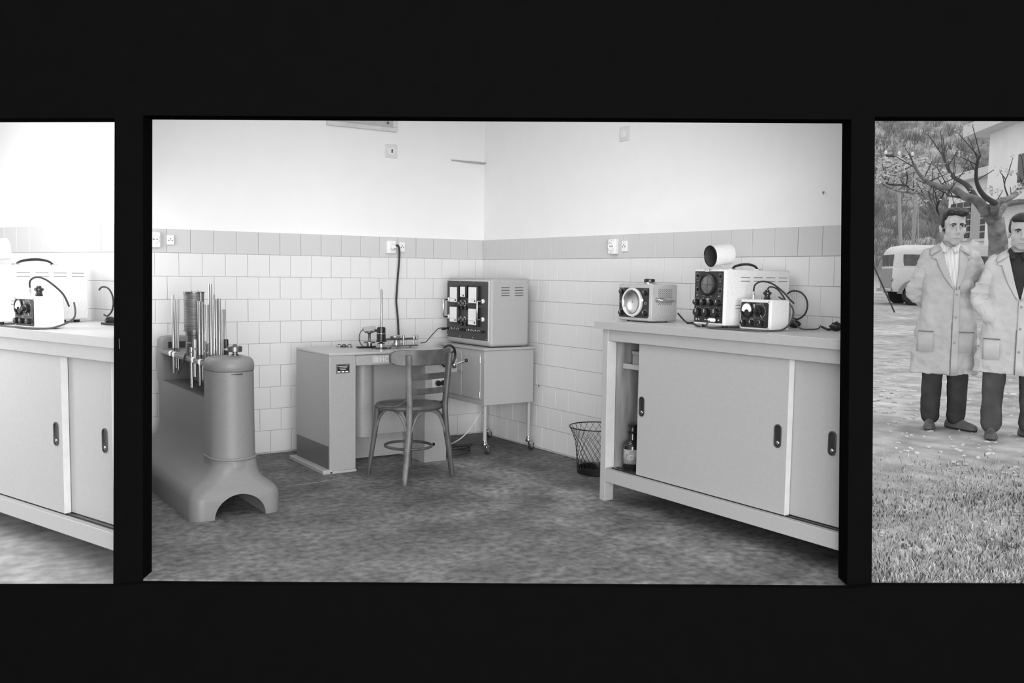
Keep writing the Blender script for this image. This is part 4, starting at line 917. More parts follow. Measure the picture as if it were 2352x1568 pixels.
c2('double_cord', 'thick black cord with coupling on the bench in the brighter room', [(.95, .40, 1.008), (1.02, .42, 1.006), (1.08, .41, 1.008), (1.12, .40, 1.010), (1.17, .40, 1.010), (1.22, .40, 1.006)], .0058, M_RUBBER)
t = thing('cord_plug', 'black round coupling on the cord in the brighter room', 'plug', tuple(b2w(1.12, .40, 1.0)), BR2)
MB().lathe([(.006, -.035), (.010, -.025), (.020, -.018), (.022, 0), (.020, .012), (.012, .02), (.008, .034)], 18, TR((0, 0, .022), (0, PI/2, 0))).build('body', M_BLACK, t, smooth=35)
MB().torus((0, 0, 0), .021, .003, 20, 6, TR((0, 0, .024), (0, PI/2, 0))).build('grip_ring', M_BLACK, t, smooth=60)
t = thing('mains_plug', 'black plug lying by the cord loop in the brighter room', 'plug', tuple(b2w(.95, .44, 1.0)), BR2)
MB().lathe([(0, 0), (.017, 0), (.020, .01), (.020, .03), (.012, .042), (.006, .05), (0, .05)], 18, TR((0, .02, .021), (PI/2, 0, .3))).build('body', M_BLACK, t, smooth=35)
for a in (-.006, .006): MB().lathe([(.0024, 0), (.0024, .018), (0, .019)], 8, TR((a-.004, .02, .021), (-PI/2, 0, .3))).build('pin', M_STEEL, t)
# ------------------------------------------------------------------ outside, seen through the right opening
GS = .0165
def gz(D): return GS*max(0, D-3.7)
OR = -YAW                       # rotation whose local x runs to the right of the view and y away from it
def out(s_, D, dz=0.0): return sdw(s_, D, gz(D)+dz)
rg = random.Random(21)
# ground
def sleft(D): return max(.3945*D if D < 4.67 else 4.964-.6616*D, -30)
Ds = [3.66, 3.9, 4.2, 4.6, 5, 5.5, 6, 6.6, 7.2, 8, 9, 10.5, 12, 14, 17, 20, 25, 30, 36, 44, 54, 66, 80]
NS = 44; gv = []; gf = []
for D in Ds:
    a = sleft(D)
    for k in range(NS+1):
        s_ = a + (D*1.7+3-a)*(k/NS)**1.6; p = out(s_, D)
        gv.append((p.x, p.y, p.z + (0.012*math.sin(3.1*s_+1.7*D)*math.sin(2.3*D-s_) if D > 4.3 else -.0)))
for i in range(len(Ds)-1):
    for k in range(NS): a = i*(NS+1)+k; gf.append((a, a+1, a+NS+2, a+NS+1))
M_GROUND = mat('gravel_ground', .36, .95, var=.32, scale=5, var2=.22, scale2=.7, detail=10, bump=.5, bscale=40, spec=.1)
gm = MB(); gm.add(gv, gf); ground = struct(gm.build('ground', M_GROUND, smooth=60))
# grass tufts in the foreground
M_GRASS = mat('dry_grass', .42, .8, var=.5, scale=9, spec=.1)
M_GRASS2 = mat('dark_grass', .10, .8, var=.4, scale=9, spec=.1)
def blades(name, label, n, m_, hmin, hmax, seed):
    r = random.Random(seed); v = []; f = []
    while len(f) < n:
        D = 3.72 + 2.9*r.random()**1.25; s_ = D*(.397 + .40*r.random()) + .01
        dens = .45 + .55*math.sin(s_*4.1+1.3*math.sin(D*3.3))*math.sin(D*4.7+s_*1.9)
        if D > 4.9 and r.random() < ((D-4.9)/1.5)**.8: continue
        if r.random() > .35 + .65*dens: continue
        p = out(s_, D); h = r.uniform(hmin, hmax); a = r.uniform(0, 2*PI); wd = r.uniform(.0016, .0040); ln = r.uniform(-.9, .9)*h
        dx, dy = math.cos(a)*wd, math.sin(a)*wd; b = r.uniform(0, 2*PI); tx, ty = math.cos(b)*ln, math.sin(b)*ln
        i = len(v)
        v += [(p.x-dx, p.y-dy, p.z-.004), (p.x+dx, p.y+dy, p.z-.004), (p.x+tx*.4+dx*.7, p.y+ty*.4+dy*.7, p.z+h*.65), (p.x+tx*.4-dx*.7, p.y+ty*.4-dy*.7, p.z+h*.65), (p.x+tx, p.y+ty, p.z+h)]
        f += [(i, i+1, i+2, i+3), (i+3, i+2, i+4)]
    me = bpy.data.meshes.new(name); me.from_pydata(v, [], f); me.materials.append(m_); me.update()
    o = bpy.data.objects.new(name, me); COL.objects.link(o); o['kind'] = 'stuff'; return tag(o, label, 'grass')
blades('dry_grass', 'pale dry grass growing in front of the two men', 30000, M_GRASS, .008, .040, 4)
blades('dark_grass', 'darker green grass clumps between the dry blades', 14000, M_GRASS2, .008, .028, 5)
# loose stones
v = []; f = []; r = random.Random(8)
base_v = []; 
bm = bmesh.new(); bmesh.ops.create_icosphere(bm, subdivisions=1, radius=1.0); base_v = [x.co.copy() for x in bm.verts]; base_f = [tuple(q.index for q in ff.verts) for ff in bm.faces]; bm.free()
for _ in range(1500):
    D = 4.2 + 9*r.random()**1.6; s_ = D*(.397 + .42*r.random()); p = out(s_, D); k = r.uniform(.006, .020)*(1 if D < 8 else 1.4); i = len(v); a = r.uniform(0, 6.28)
    sx, sy, sz = k*r.uniform(.7, 1.5), k*r.uniform(.7, 1.3), k*r.uniform(.4, .8); ca, sa = math.cos(a), math.sin(a)
    v += [(p.x + (q.x*sx*ca - q.y*sy*sa)*(1+.2*r.random()), p.y + (q.x*sx*sa + q.y*sy*ca), p.z + q.z*sz) for q in base_v]
    f += [tuple(i+j for j in ff) for ff in base_f]
me = bpy.data.meshes.new('gravel_stone'); me.from_pydata(v, [], f); me.materials.append(mat('pale_stone', .50, .9, var=.35, scale=4)); me.update()
o = bpy.data.objects.new('gravel_stones', me); COL.objects.link(o); o['kind'] = 'stuff'; tag(o, 'small pale stones strewn over the yard', 'stones')

# hillside
hv = []; hf = []; nD, nA = 60, 90
from mathutils import noise as mn
for i in range(nD+1):
    D = 58 + 150*i/nD
    for k in range(nA+1):
        a = .05 + 1.6*k/nA; s_ = D*a
        z = gz(58) - .5 + (D-58)*.36 + 5*mn.noise(Vector((s_*.03, D*.03, 1))) + 1.7*mn.noise(Vector((s_*.22, D*.22, 4))) + .9*mn.noise(Vector((s_*.6, D*.6, 7)))
        if i == 0: z -= 1.5
        p = sdw(s_, D, z); hv.append(tuple(p))
for i in range(nD):
    for k in range(nA): a = i*(nA+1)+k; hf.append((a, a+1, a+nA+2, a+nA+1))
hm = MB(); hm.add(hv, hf)
M_HILL = mat('wooded_hillside', .27, 1.0, var=.55, scale=.55, var2=.28, scale2=.06, detail=12, spec=0.0)
hill = struct(hm.build('hillside', M_HILL, smooth=80))
# bare woodland on the slope: thousands of small twig fans
tv = []; tf = []; r = random.Random(13)
for _ in range(40000):
    i = r.random(); D = 59 + 120*i; a = .12 + .85*r.random(); s_ = D*a
    z = gz(58) - .5 + (D-58)*.36 + 5*mn.noise(Vector((s_*.03, D*.03, 1))) + 1.7*mn.noise(Vector((s_*.22, D*.22, 4))) - .4
    h = r.uniform(.8, 2.2); p = sdw(s_, D, z)
    for j in range(5):
        b = r.uniform(0, 6.28); ln = r.uniform(.2, .8); wd = r.uniform(.012, .035); t0 = r.uniform(.1, .5)*h
        i0 = len(tv); dx, dy = RT.x*wd, RT.y*wd
        tv += [(p.x-dx, p.y-dy, p.z+t0*.2), (p.x+dx, p.y+dy, p.z+t0*.2), (p.x+math.cos(b)*ln, p.y+math.sin(b)*ln, p.z+h*r.uniform(.7, 1.0))]; tf.append((i0, i0+1, i0+2))
me = bpy.data.meshes.new('bare_woodland'); me.from_pydata(tv, [], tf); me.materials.append(mat('bare_twigs', .20, 1.0, var=.5, scale=.5, spec=0)); me.update()
o = bpy.data.objects.new('bare_woodland', me); COL.objects.link(o); o['kind'] = 'stuff'; tag(o, 'leafless woodland covering the hillside behind the buildings', 'woodland')

# ------------------------------------------------------------------ factory building
M_STUCCO = mat('white_stucco', .82, .9, var=.05, scale=1.5, spec=.1)
M_PANE = mat('dark_window_pane', .04, .25, var=.4, scale=2)
M_PIER = mat('grey_window_pier', .42, .9)
def wall_axis(p0, p1): return math.atan2(p1.y-p0.y, p1.x-p0.x)
A = atD(2170, 640, 38.0); B_ = atD(2328, 640, 32.0)
rzb = wall_axis(A, B_); Lw = (B_.xy-A.xy).length; zg = gz(35)-.4
bld = thing('factory_building', 'white factory building with low wing and taller block behind the two men', 'building', (A.x, A.y, zg), rzb)
def hz(py, D): return atD(2250, py, D).z - zg
zw0 = atD(2172, 418, 38).z - zg; zw1 = atD(2328, 378, 32).z - zg
zl = (zw0+zw1)/2
MB().prism([(0, 0), (Lw, 0), (Lw, zw1-.15), (0, zw0-.15)], 0, 9, 'y').build('wing_wall', M_STUCCO, bld)
MB().prism([(-.25, zw0-.20), (Lw-.02, zw1-.20), (Lw-.02, zw1+.10), (-.25, zw0+.10)], -.55, 9.2, 'y').build('wing_roof', mat('roof_slab', .62, .9), bld)
def wx(px): 
    lo, hi = -2.0, Lw+20
    for _ in range(50):
        m_ = (lo+hi)/2; q = CM.inverted() @ (Vector((A.x+m_*math.cos(rzb), A.y+m_*math.sin(rzb), 3)) - CAM)
        if PX + FPX*q.x/(-q.z) < px: lo = m_
        else: hi = m_
    return lo
def wz(px, py):
    x = wx(px); P = Vector((A.x+x*math.cos(rzb), A.y+x*math.sin(rzb), 0)); lo, hi = -3, 20
    for _ in range(50):
        m_ = (lo+hi)/2; q = CM.inverted() @ (Vector((P.x, P.y, m_)) - CAM)
        if PY - FPX*q.y/(-q.z) > py: lo = m_
        else: hi = m_
    return lo - zg
def window(pxa, pxb, pya, pyb, nx, nz, depth=.12):
    xa, xb = wx(pxa), wx(pxb); z1 = (wz(pxa, pya[0])+wz(pxb, pya[1]))/2; z0 = (wz(pxa, pyb)+wz(pxb, pyb))/2
    w_ = MB().box(xa, xb, -.02, .02, z0, z1).build('window', mat('window_reveal', .10, .8), bld)
    cw, chh = (xb-xa)/nx, (z1-z0)/nz
    for i in range(nx):
        for j in range(nz):
            MB().box(xa+cw*i+.035, xa+cw*(i+1)-.035, -.045, -.02, z0+chh*j+.03, z0+chh*(j+1)-.03).build('pane', M_PANE, w_)
    for j in range(1, nz): MB().box(xa, xb, -.06, -.02, z0+chh*j-.022, z0+chh*j+.022).build('glazing_bar', mat('glazing_bar_pale', .45, .7), w_)
    for i in range(1, nx): MB().box(xa+cw*i-.022, xa+cw*i+.022, -.06, -.02, z0, z1).build('glazing_bar', MATS['glazing_bar_pale'], w_)
    MB().box(xa-.1, xb+.1, -.16, .0, z0-.10, z0).build('sill', mat('window_sill_pale', .6, .8), w_)
window(2182, 2229, (470, 460), 549, 3, 6); window(2252, 2311, (454, 443), 546, 4, 6)
xa, xb = wx(2229), wx(2252); MB().box(xa, xb, -.03, .0, wz(2240, 548), wz(2240, 458)).build('window_pier', M_PIER, bld)
# taller block
xt = wx(2325); zt0 = wz(2326, 305)
MB().box(xt, xt+14, -.9, 10, 0, zt0+1.2).build('block_wall', M_STUCCO, bld)
MB().prism([(xt-.75, zt0-.05), (xt+14.4, zt0+.25), (xt+14.4, zt0+.65), (xt-.75, zt0+.35)], -1.5, 10.2, 'y').build('block_roof', MATS['roof_slab'], bld)
wq = MB().box(xt+2.25, xt+4.1, -.93, -.88, wz(2350, 430), wz(2350, 368)).build('window', MATS['window_reveal'], bld)
for i in range(2): MB().box(xt+2.32+.9*i, xt+3.15+.9*i, -.96, -.92, wz(2350, 430)+.06, wz(2350, 368)-.06).build('pane', M_PANE, wq)
MB().box(xt+.65, xt+3.6, -1.45, -.88, wz(2345, 480), wz(2345, 474)).build('canopy', mat('dark_canopy', .2, .8), bld)

# ------------------------------------------------------------------ poles
def pole(label, px0, py0, px1, py1, D, r, arms=()):
    a = atD(px0, py0, D); b = atD(px1, py1, D); d = (b-a).normalized(); foot = a - d*((a.z-gz(D))/d.z if abs(d.z) > .1 else 0)
    t = thing('utility_pole', label, 'pole', (foot.x, foot.y, gz(D)), OR)
    inv = Matrix.Rotation(-OR, 4, 'Z') @ Matrix.Translation((-foot.x, -foot.y, -gz(D)))
    P0, P1 = inv @ foot, inv @ b
    MB().tube([P0 + Vector((0, 0, -.3)), P1], [r*1.2, r*.8], 8).build('shaft', mat('weathered_pole', .34, .9), t, smooth=60)
    for (xa, ya), (xb, yb) in arms:
        qa, qb = inv @ atD(xa, ya, D-.15), inv @ atD(xb, yb, D-.15)
        MB().tube([qa, qb], .055, 6).build('crossarm', mat('dark_timber', .06, .9), t)
        for u in (.02, .5, .97):
            c = qa.lerp(qb, u); MB().lathe([(.05, 0), (.07, .08), (.05, .16), (0, .18)], 8, TR(tuple(c + Vector((0, 0, .06))))).build('insulator', M_WHITE, t, smooth=50)
    return t
pole('tall pale utility pole with dark crossarm left of the van', 2069, 555, 2062, 333, 44, .085, (((2033, 357), (2097, 361)),))
pole('leaning pale pole between the utility pole and the trees', 2097, 552, 2106, 440, 40, .085)
pole('thin dark pole right of the leaning pale pole', 2110, 552, 2108, 455, 46, .03)

# ------------------------------------------------------------------ trees
M_BARK = mat('grey_bark', .19, .95, var=.45, scale=8, bump=.5, bscale=25, spec=.1)
M_TWIG = mat('dark_twig', .05, .95)
M_BUD = mat('young_leaf_pale', .36, .8, var=.4, scale=5)
def tree(label, D, trunk, limbs, buds, name='pruned_tree', seed=1, rootpx=None, tr=.22, rk=1.0):
    r = random.Random(seed)
    top = atD(*trunk[-1], D); foot = atD(trunk[0][0], trunk[0][1], D)
    t = thing(name, label, 'tree', (foot.x, foot.y, gz(D)), 0); inv = Matrix.Translation((-foot.x, -foot.y, -gz(D)))
    pts = [Vector((0, 0, -.2))] + [inv @ atD(x, y, D) for x, y in trunk]
    MB().tube(spline(pts, 4), [tr*(1.15-.35*i/(4*len(pts))) for i in range(4*(len(pts)-1)+1)], 12).build('trunk', M_BARK, t, smooth=60)
    bl = MB()
    for pl, r0, r1, d0, d1 in limbs:
        q = [inv @ atD(x, y, D + d0 + (d1-d0)*i/(len(pl)-1)) for i, (x, y) in enumerate(pl)]
        q = spline(q, 5); n = len(q)
        MB().tube(q, [rk*(r0 + (r1-r0)*i/(n-1)) for i in range(n)], 8).build('branch', M_BARK if r0 > .09 else M_TWIG, t, smooth=60)
        for k in range(n//2, n, 2):      # spurs
            a = r.uniform(0, 6.28); l_ = r.uniform(.15, .5); u_ = Vector((math.cos(a)*RT.x, math.cos(a)*RT.y, abs(math.sin(a))+.4)).normalized()
            bl.tube([q[k], q[k] + u_*l_], [.010, .005], 4)
            bv = q[k]+u_*l_
            for _ in range(3): buds.append(None)
            spur.append((t, bv))
    if bl.v: bl.build('twigs', M_TWIG, t)['kind'] = 'stuff'
    lf = MB(); 
    def leaf(c, k):
        a, b = r.uniform(0, 6.28), r.uniform(-1, 1); u_ = Vector((math.cos(a), math.sin(a), b)).normalized(); w_ = u_.orthogonal().normalized()
        lf.add([c, c+u_*k+w_*k*.5, c+u_*k*1.9, c+u_*k-w_*k*.5], [(0, 1, 2, 3)])
    for b in buds:
        if not b: continue
        (xa, xb, ya, yb), n_, k_ = b
        for _ in range(n_):
            leaf(inv @ atD(r.uniform(xa, xb), r.uniform(ya, yb), D + r.uniform(-1.5, 1.5)), r.uniform(.5, 1.0)*k_)
    for tt, c in spur:
        if tt is t:
            for _ in range(4): leaf(c + Vector((r.uniform(-.05, .05), r.uniform(-.05, .05), r.uniform(-.03, .08))), r.uniform(.015, .035)*D/14)
    if lf.v: o = lf.build('young_leaves', M_BUD, t); o['kind'] = 'stuff'
    return t
spur = []
Z = lambda u, v: (2160+u/4.417, 265+v/4.417)
tree('large pruned tree with forked bare branches behind the second man', 15.0, [Z(585, 1420), Z(575, 1200), Z(560, 1040)], [
    ([Z(530, 1070), Z(450, 965), Z(370, 865), Z(240, 820), Z(130, 745), Z(0, 720), (2130, 418), (2112, 400), (2098, 378)], .17, .03, 0, -1.2),
    ([Z(370, 860), Z(270, 710), Z(130, 620), Z(60, 500), Z(20, 400)], .09, .025, -.3, .8),
    ([Z(548, 1060), Z(545, 960), Z(550, 890)], .16, .12, 0, -.4),
    ([Z(550, 890), Z(430, 800), Z(365, 660), Z(375, 470), Z(405, 410)], .085, .02, -.4, -1.2),
    ([Z(550, 890), Z(700, 838), Z(800, 770), Z(900, 680), Z(1000, 600)], .10, .03, -.4, .6),
    ([Z(570, 1040), Z(640, 930), Z(720, 830), Z(830, 700), Z(860, 600)], .11, .03, 0, 1.2),
    ([Z(360, 850), Z(200, 830), Z(90, 815), Z(50, 780)], .04, .015, -.3, -.9),
    ([Z(690, 830), Z(650, 700), Z(690, 590)], .025, .012, 0, .3)],
    [((2268, 2292, 432, 445), 40, .05), ((2330, 2352, 425, 445), 30, .05), ((2315, 2320, 388, 398), 14, .05)], seed=3, tr=.135, rk=.55)
Y = lambda u, v: (2000+u/3.92, 320+v/3.92)
tree('smaller pruned tree with young leaves behind the first man', 21.0, [Y(622, 940), Y(618, 840), Y(610, 735)], [
    ([Y(605, 740), Y(560, 640), Y(520, 560), Y(450, 490), Y(270, 470), Y(150, 430)], .15, .03, 0, -1.5),
    ([Y(610, 730), Y(560, 600), Y(520, 470)], .09, .03, 0, 1.0),
    ([Y(470, 505), Y(400, 465), Y(310, 415), Y(150, 400), Y(130, 320), Y(110, 250)], .07, .02, -.5, .6),
    ([Y(610, 735), Y(598, 600), Y(640, 520), Y(665, 470)], .09, .025, 0, -.6),
    ([Y(620, 735), Y(700, 640), Y(760, 600)], .09, .03, 0, -1.2),
    ([Y(310, 415), Y(260, 350), Y(240, 280)], .035, .015, 0, .6), ([Y(320, 410), Y(330, 330), Y(310, 260)], .035, .015, 0, -.6),
    ([Y(590, 600), Y(560, 500), Y(600, 420)], .03, .012, 0, .5), ([Y(600, 600), Y(580, 480), Y(540, 420)], .03, .012, 0, -.5)],
    [((2010, 2072, 360, 420), 260, .07), ((2060, 2135, 360, 395), 200, .07), ((2100, 2172, 390, 430), 240, .07), ((2075, 2130, 425, 470), 90, .06)], seed=5, tr=.075, rk=.42)
# ------------------------------------------------------------------ van
vp = atD(2052, 640, 29.5)
van = thing('delivery_van', 'old two-tone delivery van parked behind the first man', 'van', (vp.x, vp.y, gz(29.5)), OR + math.radians(-7.5))
VL, VW, VH = 3.6, 1.62, 1.93
M_VANL = mat('van_cream', .62, .4, var=.04); M_VAND = mat('van_grey', .24, .4, var=.08); M_VGLASS = mat('van_glass', .10, .12, var=.5, scale=3)
# local: rear face on x=0 looking to -x, long side on y=0 looking to -y
def vring(z, ins, dx=0.0): return rrect(ins+dx, VL-ins, ins, VW-ins, .16, z, 5)
MB().rings([vring(.42, .03), vring(.55, 0), vring(1.12, .0), vring(1.16, .015)]).build('lower_body', M_VANL, van, smooth=50)
MB().rings([vring(1.16, .02), vring(1.62, .05), vring(1.76, .09, .02), vring(1.86, .17, .05), vring(1.90, .32, .1)]).build('cabin', M_VANL, van, smooth=50)
MB().box(-.012, .03, .15, VW-.15, .50, 1.16).build('rear_door', M_VAND, van, bevel=.02)
for k in range(3): MB().box(.012, .05, .20+.42*k, .56+.42*k, 1.22, 1.60).build('rear_window', M_VGLASS, van, bevel=.02)
for a, b in ((.28, 1.35), (1.45, 2.35)): MB().box(a, b, .005, .06, 1.20, 1.60, TR((0, .02, 0))).build('side_window', M_VGLASS, van, bevel=.03)
MB().box(2.45, 2.95, .005, .06, 1.20, 1.56, TR((0, .02, 0))).build('side_window', M_VGLASS, van, bevel=.03)
for x_, y_ in ((.62, .02), (.62, VW-.02), (2.85, .02), (2.85, VW-.02)):
    sg = -1 if y_ < .5 else 1
    w_ = MB().lathe([(0, -.09), (.20, -.09), (.31, -.075), (.33, -.04), (.33, .04), (.31, .075), (.20, .09), (0, .09)], 22, TR((x_, y_, .33), (PI/2, 0, 0))).build('wheel', M_RUBBER, van, smooth=35)
    MB().lathe([(.0, 0), (.10, .0), (.17, -.02), (.17, 0)], 18, TR((x_, y_+sg*.092, .33), (PI/2, 0, 0))).build('hub_cap', M_STEEL, w_, smooth=35)
    fe = [(x_+.46*math.cos(a), .36+.44*math.sin(a)) for a in [PI*k/14 for k in range(15)]] + [(x_-.36*math.cos(a), .36+.34*math.sin(a)) for a in [PI*k/14 for k in range(15)]]
    MB().prism(fe, y_-.12, y_+.12, 'y').build('mudguard', M_VANL if y_ < .5 and x_ > 1 else M_VAND, van, smooth=40)
MB().box(-.10, -.03, .08, VW-.08, .42, .52).build('bumper', M_STEEL, van, bevel=.02)
for y_ in (.12, VW-.12): MB().ball((-.02, y_, .80), (.03, .05, .05)).build('tail_lamp', M_VAND, van, smooth=60)
MB().tube([(1.30, -.015, 1.06), (1.42, -.015, 1.06)], .014, 6).build('door_handle', M_CHROME, van)
# guy rope and the dark pin near the left edge of the yard
a = atD(2012, 622, 25.4); b = atD(2057, 719, 25.0); b.z = gz(25.0)
a2 = a + (a-b)*1.5
tag(MB().tube([b + Vector((0, 0, -.05)), a, a2], .022, 6).build('guy_rope', mat('dark_rope', .05, .9)), 'dark taut guy rope slanting to the ground at the left of the yard', 'rope')

# ------------------------------------------------------------------ people
M_SKIN = mat('skin', .46, .55, var=.05, scale=20, spec=.3)
M_HAIR = mat('dark_hair', .012, .5, var=.6, scale=60, stretch=(1, 1, .3))
M_EYE = mat('eye_dark', .02, .3); M_EYEW = mat('eye_white', .5, .3); M_LIP = mat('lip', .27, .5)
M_COAT = mat('work_coat_cotton', .45, .9, var=.14, scale=6, bump=.5, bscale=18, spec=.1)
M_COAT2 = mat('pale_work_coat_cotton', .54, .9, var=.12, scale=6, bump=.5, bscale=18, spec=.1)
M_SEAM = mat('coat_seam_shadow', .17, .9)
M_TROUS = mat('dark_trousers', .045, .9, var=.25, scale=9, bump=.3, bscale=20, spec=.1)
M_TROUS2 = mat('grey_trousers', .075, .9, var=.25, scale=9, bump=.3, bscale=20, spec=.1)
M_SHOE = mat('dusty_leather', .085, .6, var=.4, scale=12); M_SOLE = mat('shoe_sole', .02, .8)
M_SOCK = mat('pale_sock', .5, .9)
M_SHIRT_DARK = mat('dark_shirt', .018, .8, var=.2, scale=20)
def stripes():
    m = bpy.data.materials.new('striped_shirt'); m.use_nodes = True; nt = m.node_tree; N = nt.nodes; b = N['Principled BSDF']; b.inputs['Roughness'].default_value = .8
    tc = N.new('ShaderNodeTexCoord'); wv = N.new('ShaderNodeTexWave'); wv.inputs['Scale'].default_value = 32; wv.bands_direction = 'X'
    nt.links.new(tc.outputs['Object'], wv.inputs['Vector']); mr = N.new('ShaderNodeMapRange'); mr.inputs['From Min'].default_value = .2; mr.inputs['From Max'].default_value = .5
    mr.inputs['To Min'].default_value = .42; mr.inputs['To Max'].default_value = .80; nt.links.new(wv.outputs['Fac'], mr.inputs['Value']); nt.links.new(mr.outputs[0], b.inputs['Base Color']); return m
M_SHIRT_STRIPE = stripes()
def capsule(mb, pts, rs, n=14, flat=1.0, up=None):
    q = spline(pts, 4); m = len(q); R = []
    for i in range(m):
        u = i/(m-1)*(len(rs)-1); k = min(int(u), len(rs)-2); R.append(rs[k] + (rs[k+1]-rs[k])*(u-k))
    mb.tube(q, R, n, flat=flat, up=up); mb.ball(q[0], R[0]*.98); mb.ball(q[-1], R[-1]*.98)
def fuse(o, vox, it=6, fac=.5):
    m = o.modifiers.new('fuse', 'REMESH'); m.mode = 'VOXEL'; m.voxel_size = vox; m.use_smooth_shade = True
    s_ = o.modifiers.new('soft', 'SMOOTH'); s_.factor = fac; s_.iterations = it
    return o
def hand(mb, wrist, d, side, curl=.6):
    """palm, four unequal curled fingers and a thumb from the side of the palm"""
    d = Vector(d).normalized(); sd_ = Vector(side).normalized(); nn = d.cross(sd_).normalized(); w_ = Vector(wrist)
    capsule(mb, [w_, w_ + d*.05, w_ + d*.085], [.026, .034, .033], 10, flat=.55, up=nn)
    for k, ln in enumerate((.068, .078, .072, .056)):
        b0 = w_ + d*.085 + sd_*(.026-.0175*k); b1 = b0 + d*ln*.45 + nn*ln*.12; b2 = b0 + d*ln*.70 + nn*ln*.45*curl; b3 = b0 + d*ln*.75 + nn*ln*.85*curl
        capsule(mb, [b0, b1, b2, b3], [.0095, .009, .0082, .007], 8)
    t0 = w_ + d*.025 + sd_*.028; capsule(mb, [t0, t0 + sd_*.022 + d*.028, t0 + sd_*.024 + d*.055 + nn*.012], [.012, .0105, .008], 8)
def lerp_tab(tab, z):
    for (z0, a0, b0, c0), (z1, a1, b1, c1) in zip(tab, tab[1:]):
        if (z0 >= z >= z1) or (z0 <= z <= z1):
            u = (z-z0)/(z1-z0); return a0+(a1-a0)*u, b0+(b1-b0)*u, c0+(c1-c0)*u
    e = tab[0] if abs(z-tab[0][0]) < abs(z-tab[-1][0]) else tab[-1]; return e[1:]
def person(label, s_, D, rz, P):
    H = P['H']; k = H/1.78
    base = out(s_, D); t = thing('person', label, 'person', (base.x, base.y, base.z), OR + rz)
    # ---- body: one continuous surface
    hx, hy, hz_ = P['head']; yaw = P['hyaw']; tilt = P['tilt']
    hs = P['hs']; Mh = TR((hx, hy, hz_), (tilt, 0, yaw), (hs, hs, hs))
    b = MB()
    def hb(c, r, n=16, m=12): b.ball(c, r, n, m, Mh)
    fw = P['face_w']
    hb((0, .012, .060), (.076, .096, .082)); hb((0, -.012, .045), (.070*fw, .082, .080))
    hb((0, -.030, -.035), (.058*fw, .062, .072)); hb((0, -.052, -.085), (.031*fw, .030, .028)); hb((0, -.035, -.068), (.046*fw, .045, .036))
    for sx in (-1, 1):
        hb((sx*.043*fw, -.052, -.015), (.025, .028, .030)); hb((sx*.030, -.080, .036), (.030, .013, .011)); hb((sx*.076, .012, -.004), (.010, .020, .031)); hb((sx*.080, .014, .010), (.009, .017, .020))
        hb((sx*.046*fw, -.022, -.058), (.018, .035, .030))
    nl = P['nose']
    b.tube([tuple(Mh @ Vector((0, -.086, .030))), tuple(Mh @ Vector((0, -.097, .004))), tuple(Mh @ Vector((0, -.104-nl, -.022))), tuple(Mh @ Vector((0, -.092, -.034)))], [.009, .0105, .013, .011], 10)
    for sx in (-1, 1): hb((sx*.011, -.093, -.029), (.0085, .010, .008), 10, 8)
    hb((0, -.086, -.057), (.022, .011, .008)); hb((0, -.083, -.068), (.019, .011, .007))
    nb = Vector((P['neck'][0], P['neck'][1], 1.43*k))
    capsule(b, [nb, (nb + Mh @ Vector((0, .012, -.06)))/2 + Vector((0, 0, .01)), Mh @ Vector((0, .018, -.045))], [.062, .056, .058], 16)
    T = [(1.43*k, .13, .075), (1.34*k, .17, .10), (1.15*k, .16, .10), (.98*k, .155, .10), (.86*k, .165, .105)]
    b.rings([[(rx*math.cos(2*PI*i/24), ry*math.sin(2*PI*i/24), z) for i in range(24)] for z, rx, ry in T])
    for A in P['arms']:
        capsule(b, [A[0], A[1], A[2]], [.052, .045, .034]); hand(b, A[2], A[3], A[4])
    for Lg in P['legs']: capsule(b, [(Lg[0]*.7, 0, .84*k), (Lg[0], Lg[1]*.4, .48*k), (Lg[0], Lg[1], .11)], [.078, .056, .040])
    body = fuse(b.build('body', M_SKIN, t), .0075, 3, .45)
    # ---- face details
    for sx in (-1, 1):
        MB().ball((sx*.031*fw, -.0835, .019), (.0145, .007, .0062), 12, 8, Mh).build('eye', M_EYEW, t, smooth=80)
        MB().ball((sx*.031*fw, -.0888, .0195), (.0064, .0035, .0062), 10, 8, Mh).build('iris', M_EYE, t, smooth=80)
        q = [Mh @ Vector((sx*(.012+.037*u)*fw, -.0945+.014*u*u, .0315+P['brow']*u+.004*math.sin(PI*u))) for u in (0, .25, .5, .75, 1)]
        MB().tube(q, [.0052, .0062, .0055, .0045, .003], 8).build('eyebrow', M_HAIR, t, smooth=60)
        MB().tube([Mh @ Vector((sx*(.016+.030*u)*fw, -.0895+.006*u, .0245+.003*math.sin(PI*u))) for u in (0, .3, .6, 1)], .0024, 6).build('eyelid', M_EYE, t, smooth=60)
    MB().tube([Mh @ Vector((x, -.0955+abs(x)*.35, -.0625+.002*math.cos(x*90))) for x in (-.024, -.012, 0, .012, .024)], [.0014, .0026, .003, .0026, .0014], 6).build('mouth', M_LIP, t, smooth=60)
    # ---- hair
    h = MB()
    h.ball((0, .030, .068), (.080, .090, .080), 18, 12, Mh); h.ball((0, .048, .034), (.076, .072, .068), 18, 12, Mh)
    h.ball((0, -.022, .108), (.064, .062, .040), 16, 10, Mh)
    for x, y, z, rx, ry, rz_ in P['locks']: h.ball((x, y, z), (rx, ry, rz_), 12, 8, Mh)
    for sx in (-1, 1): h.ball((sx*.070, .006, .045), (.014, .036, .046), 12, 8, Mh); h.ball((sx*.0725, -.004, .034), (.007, .012, .018), 10, 8, Mh)
    fuse(h.build('hair', M_HAIR, t), .006, 3, .4)
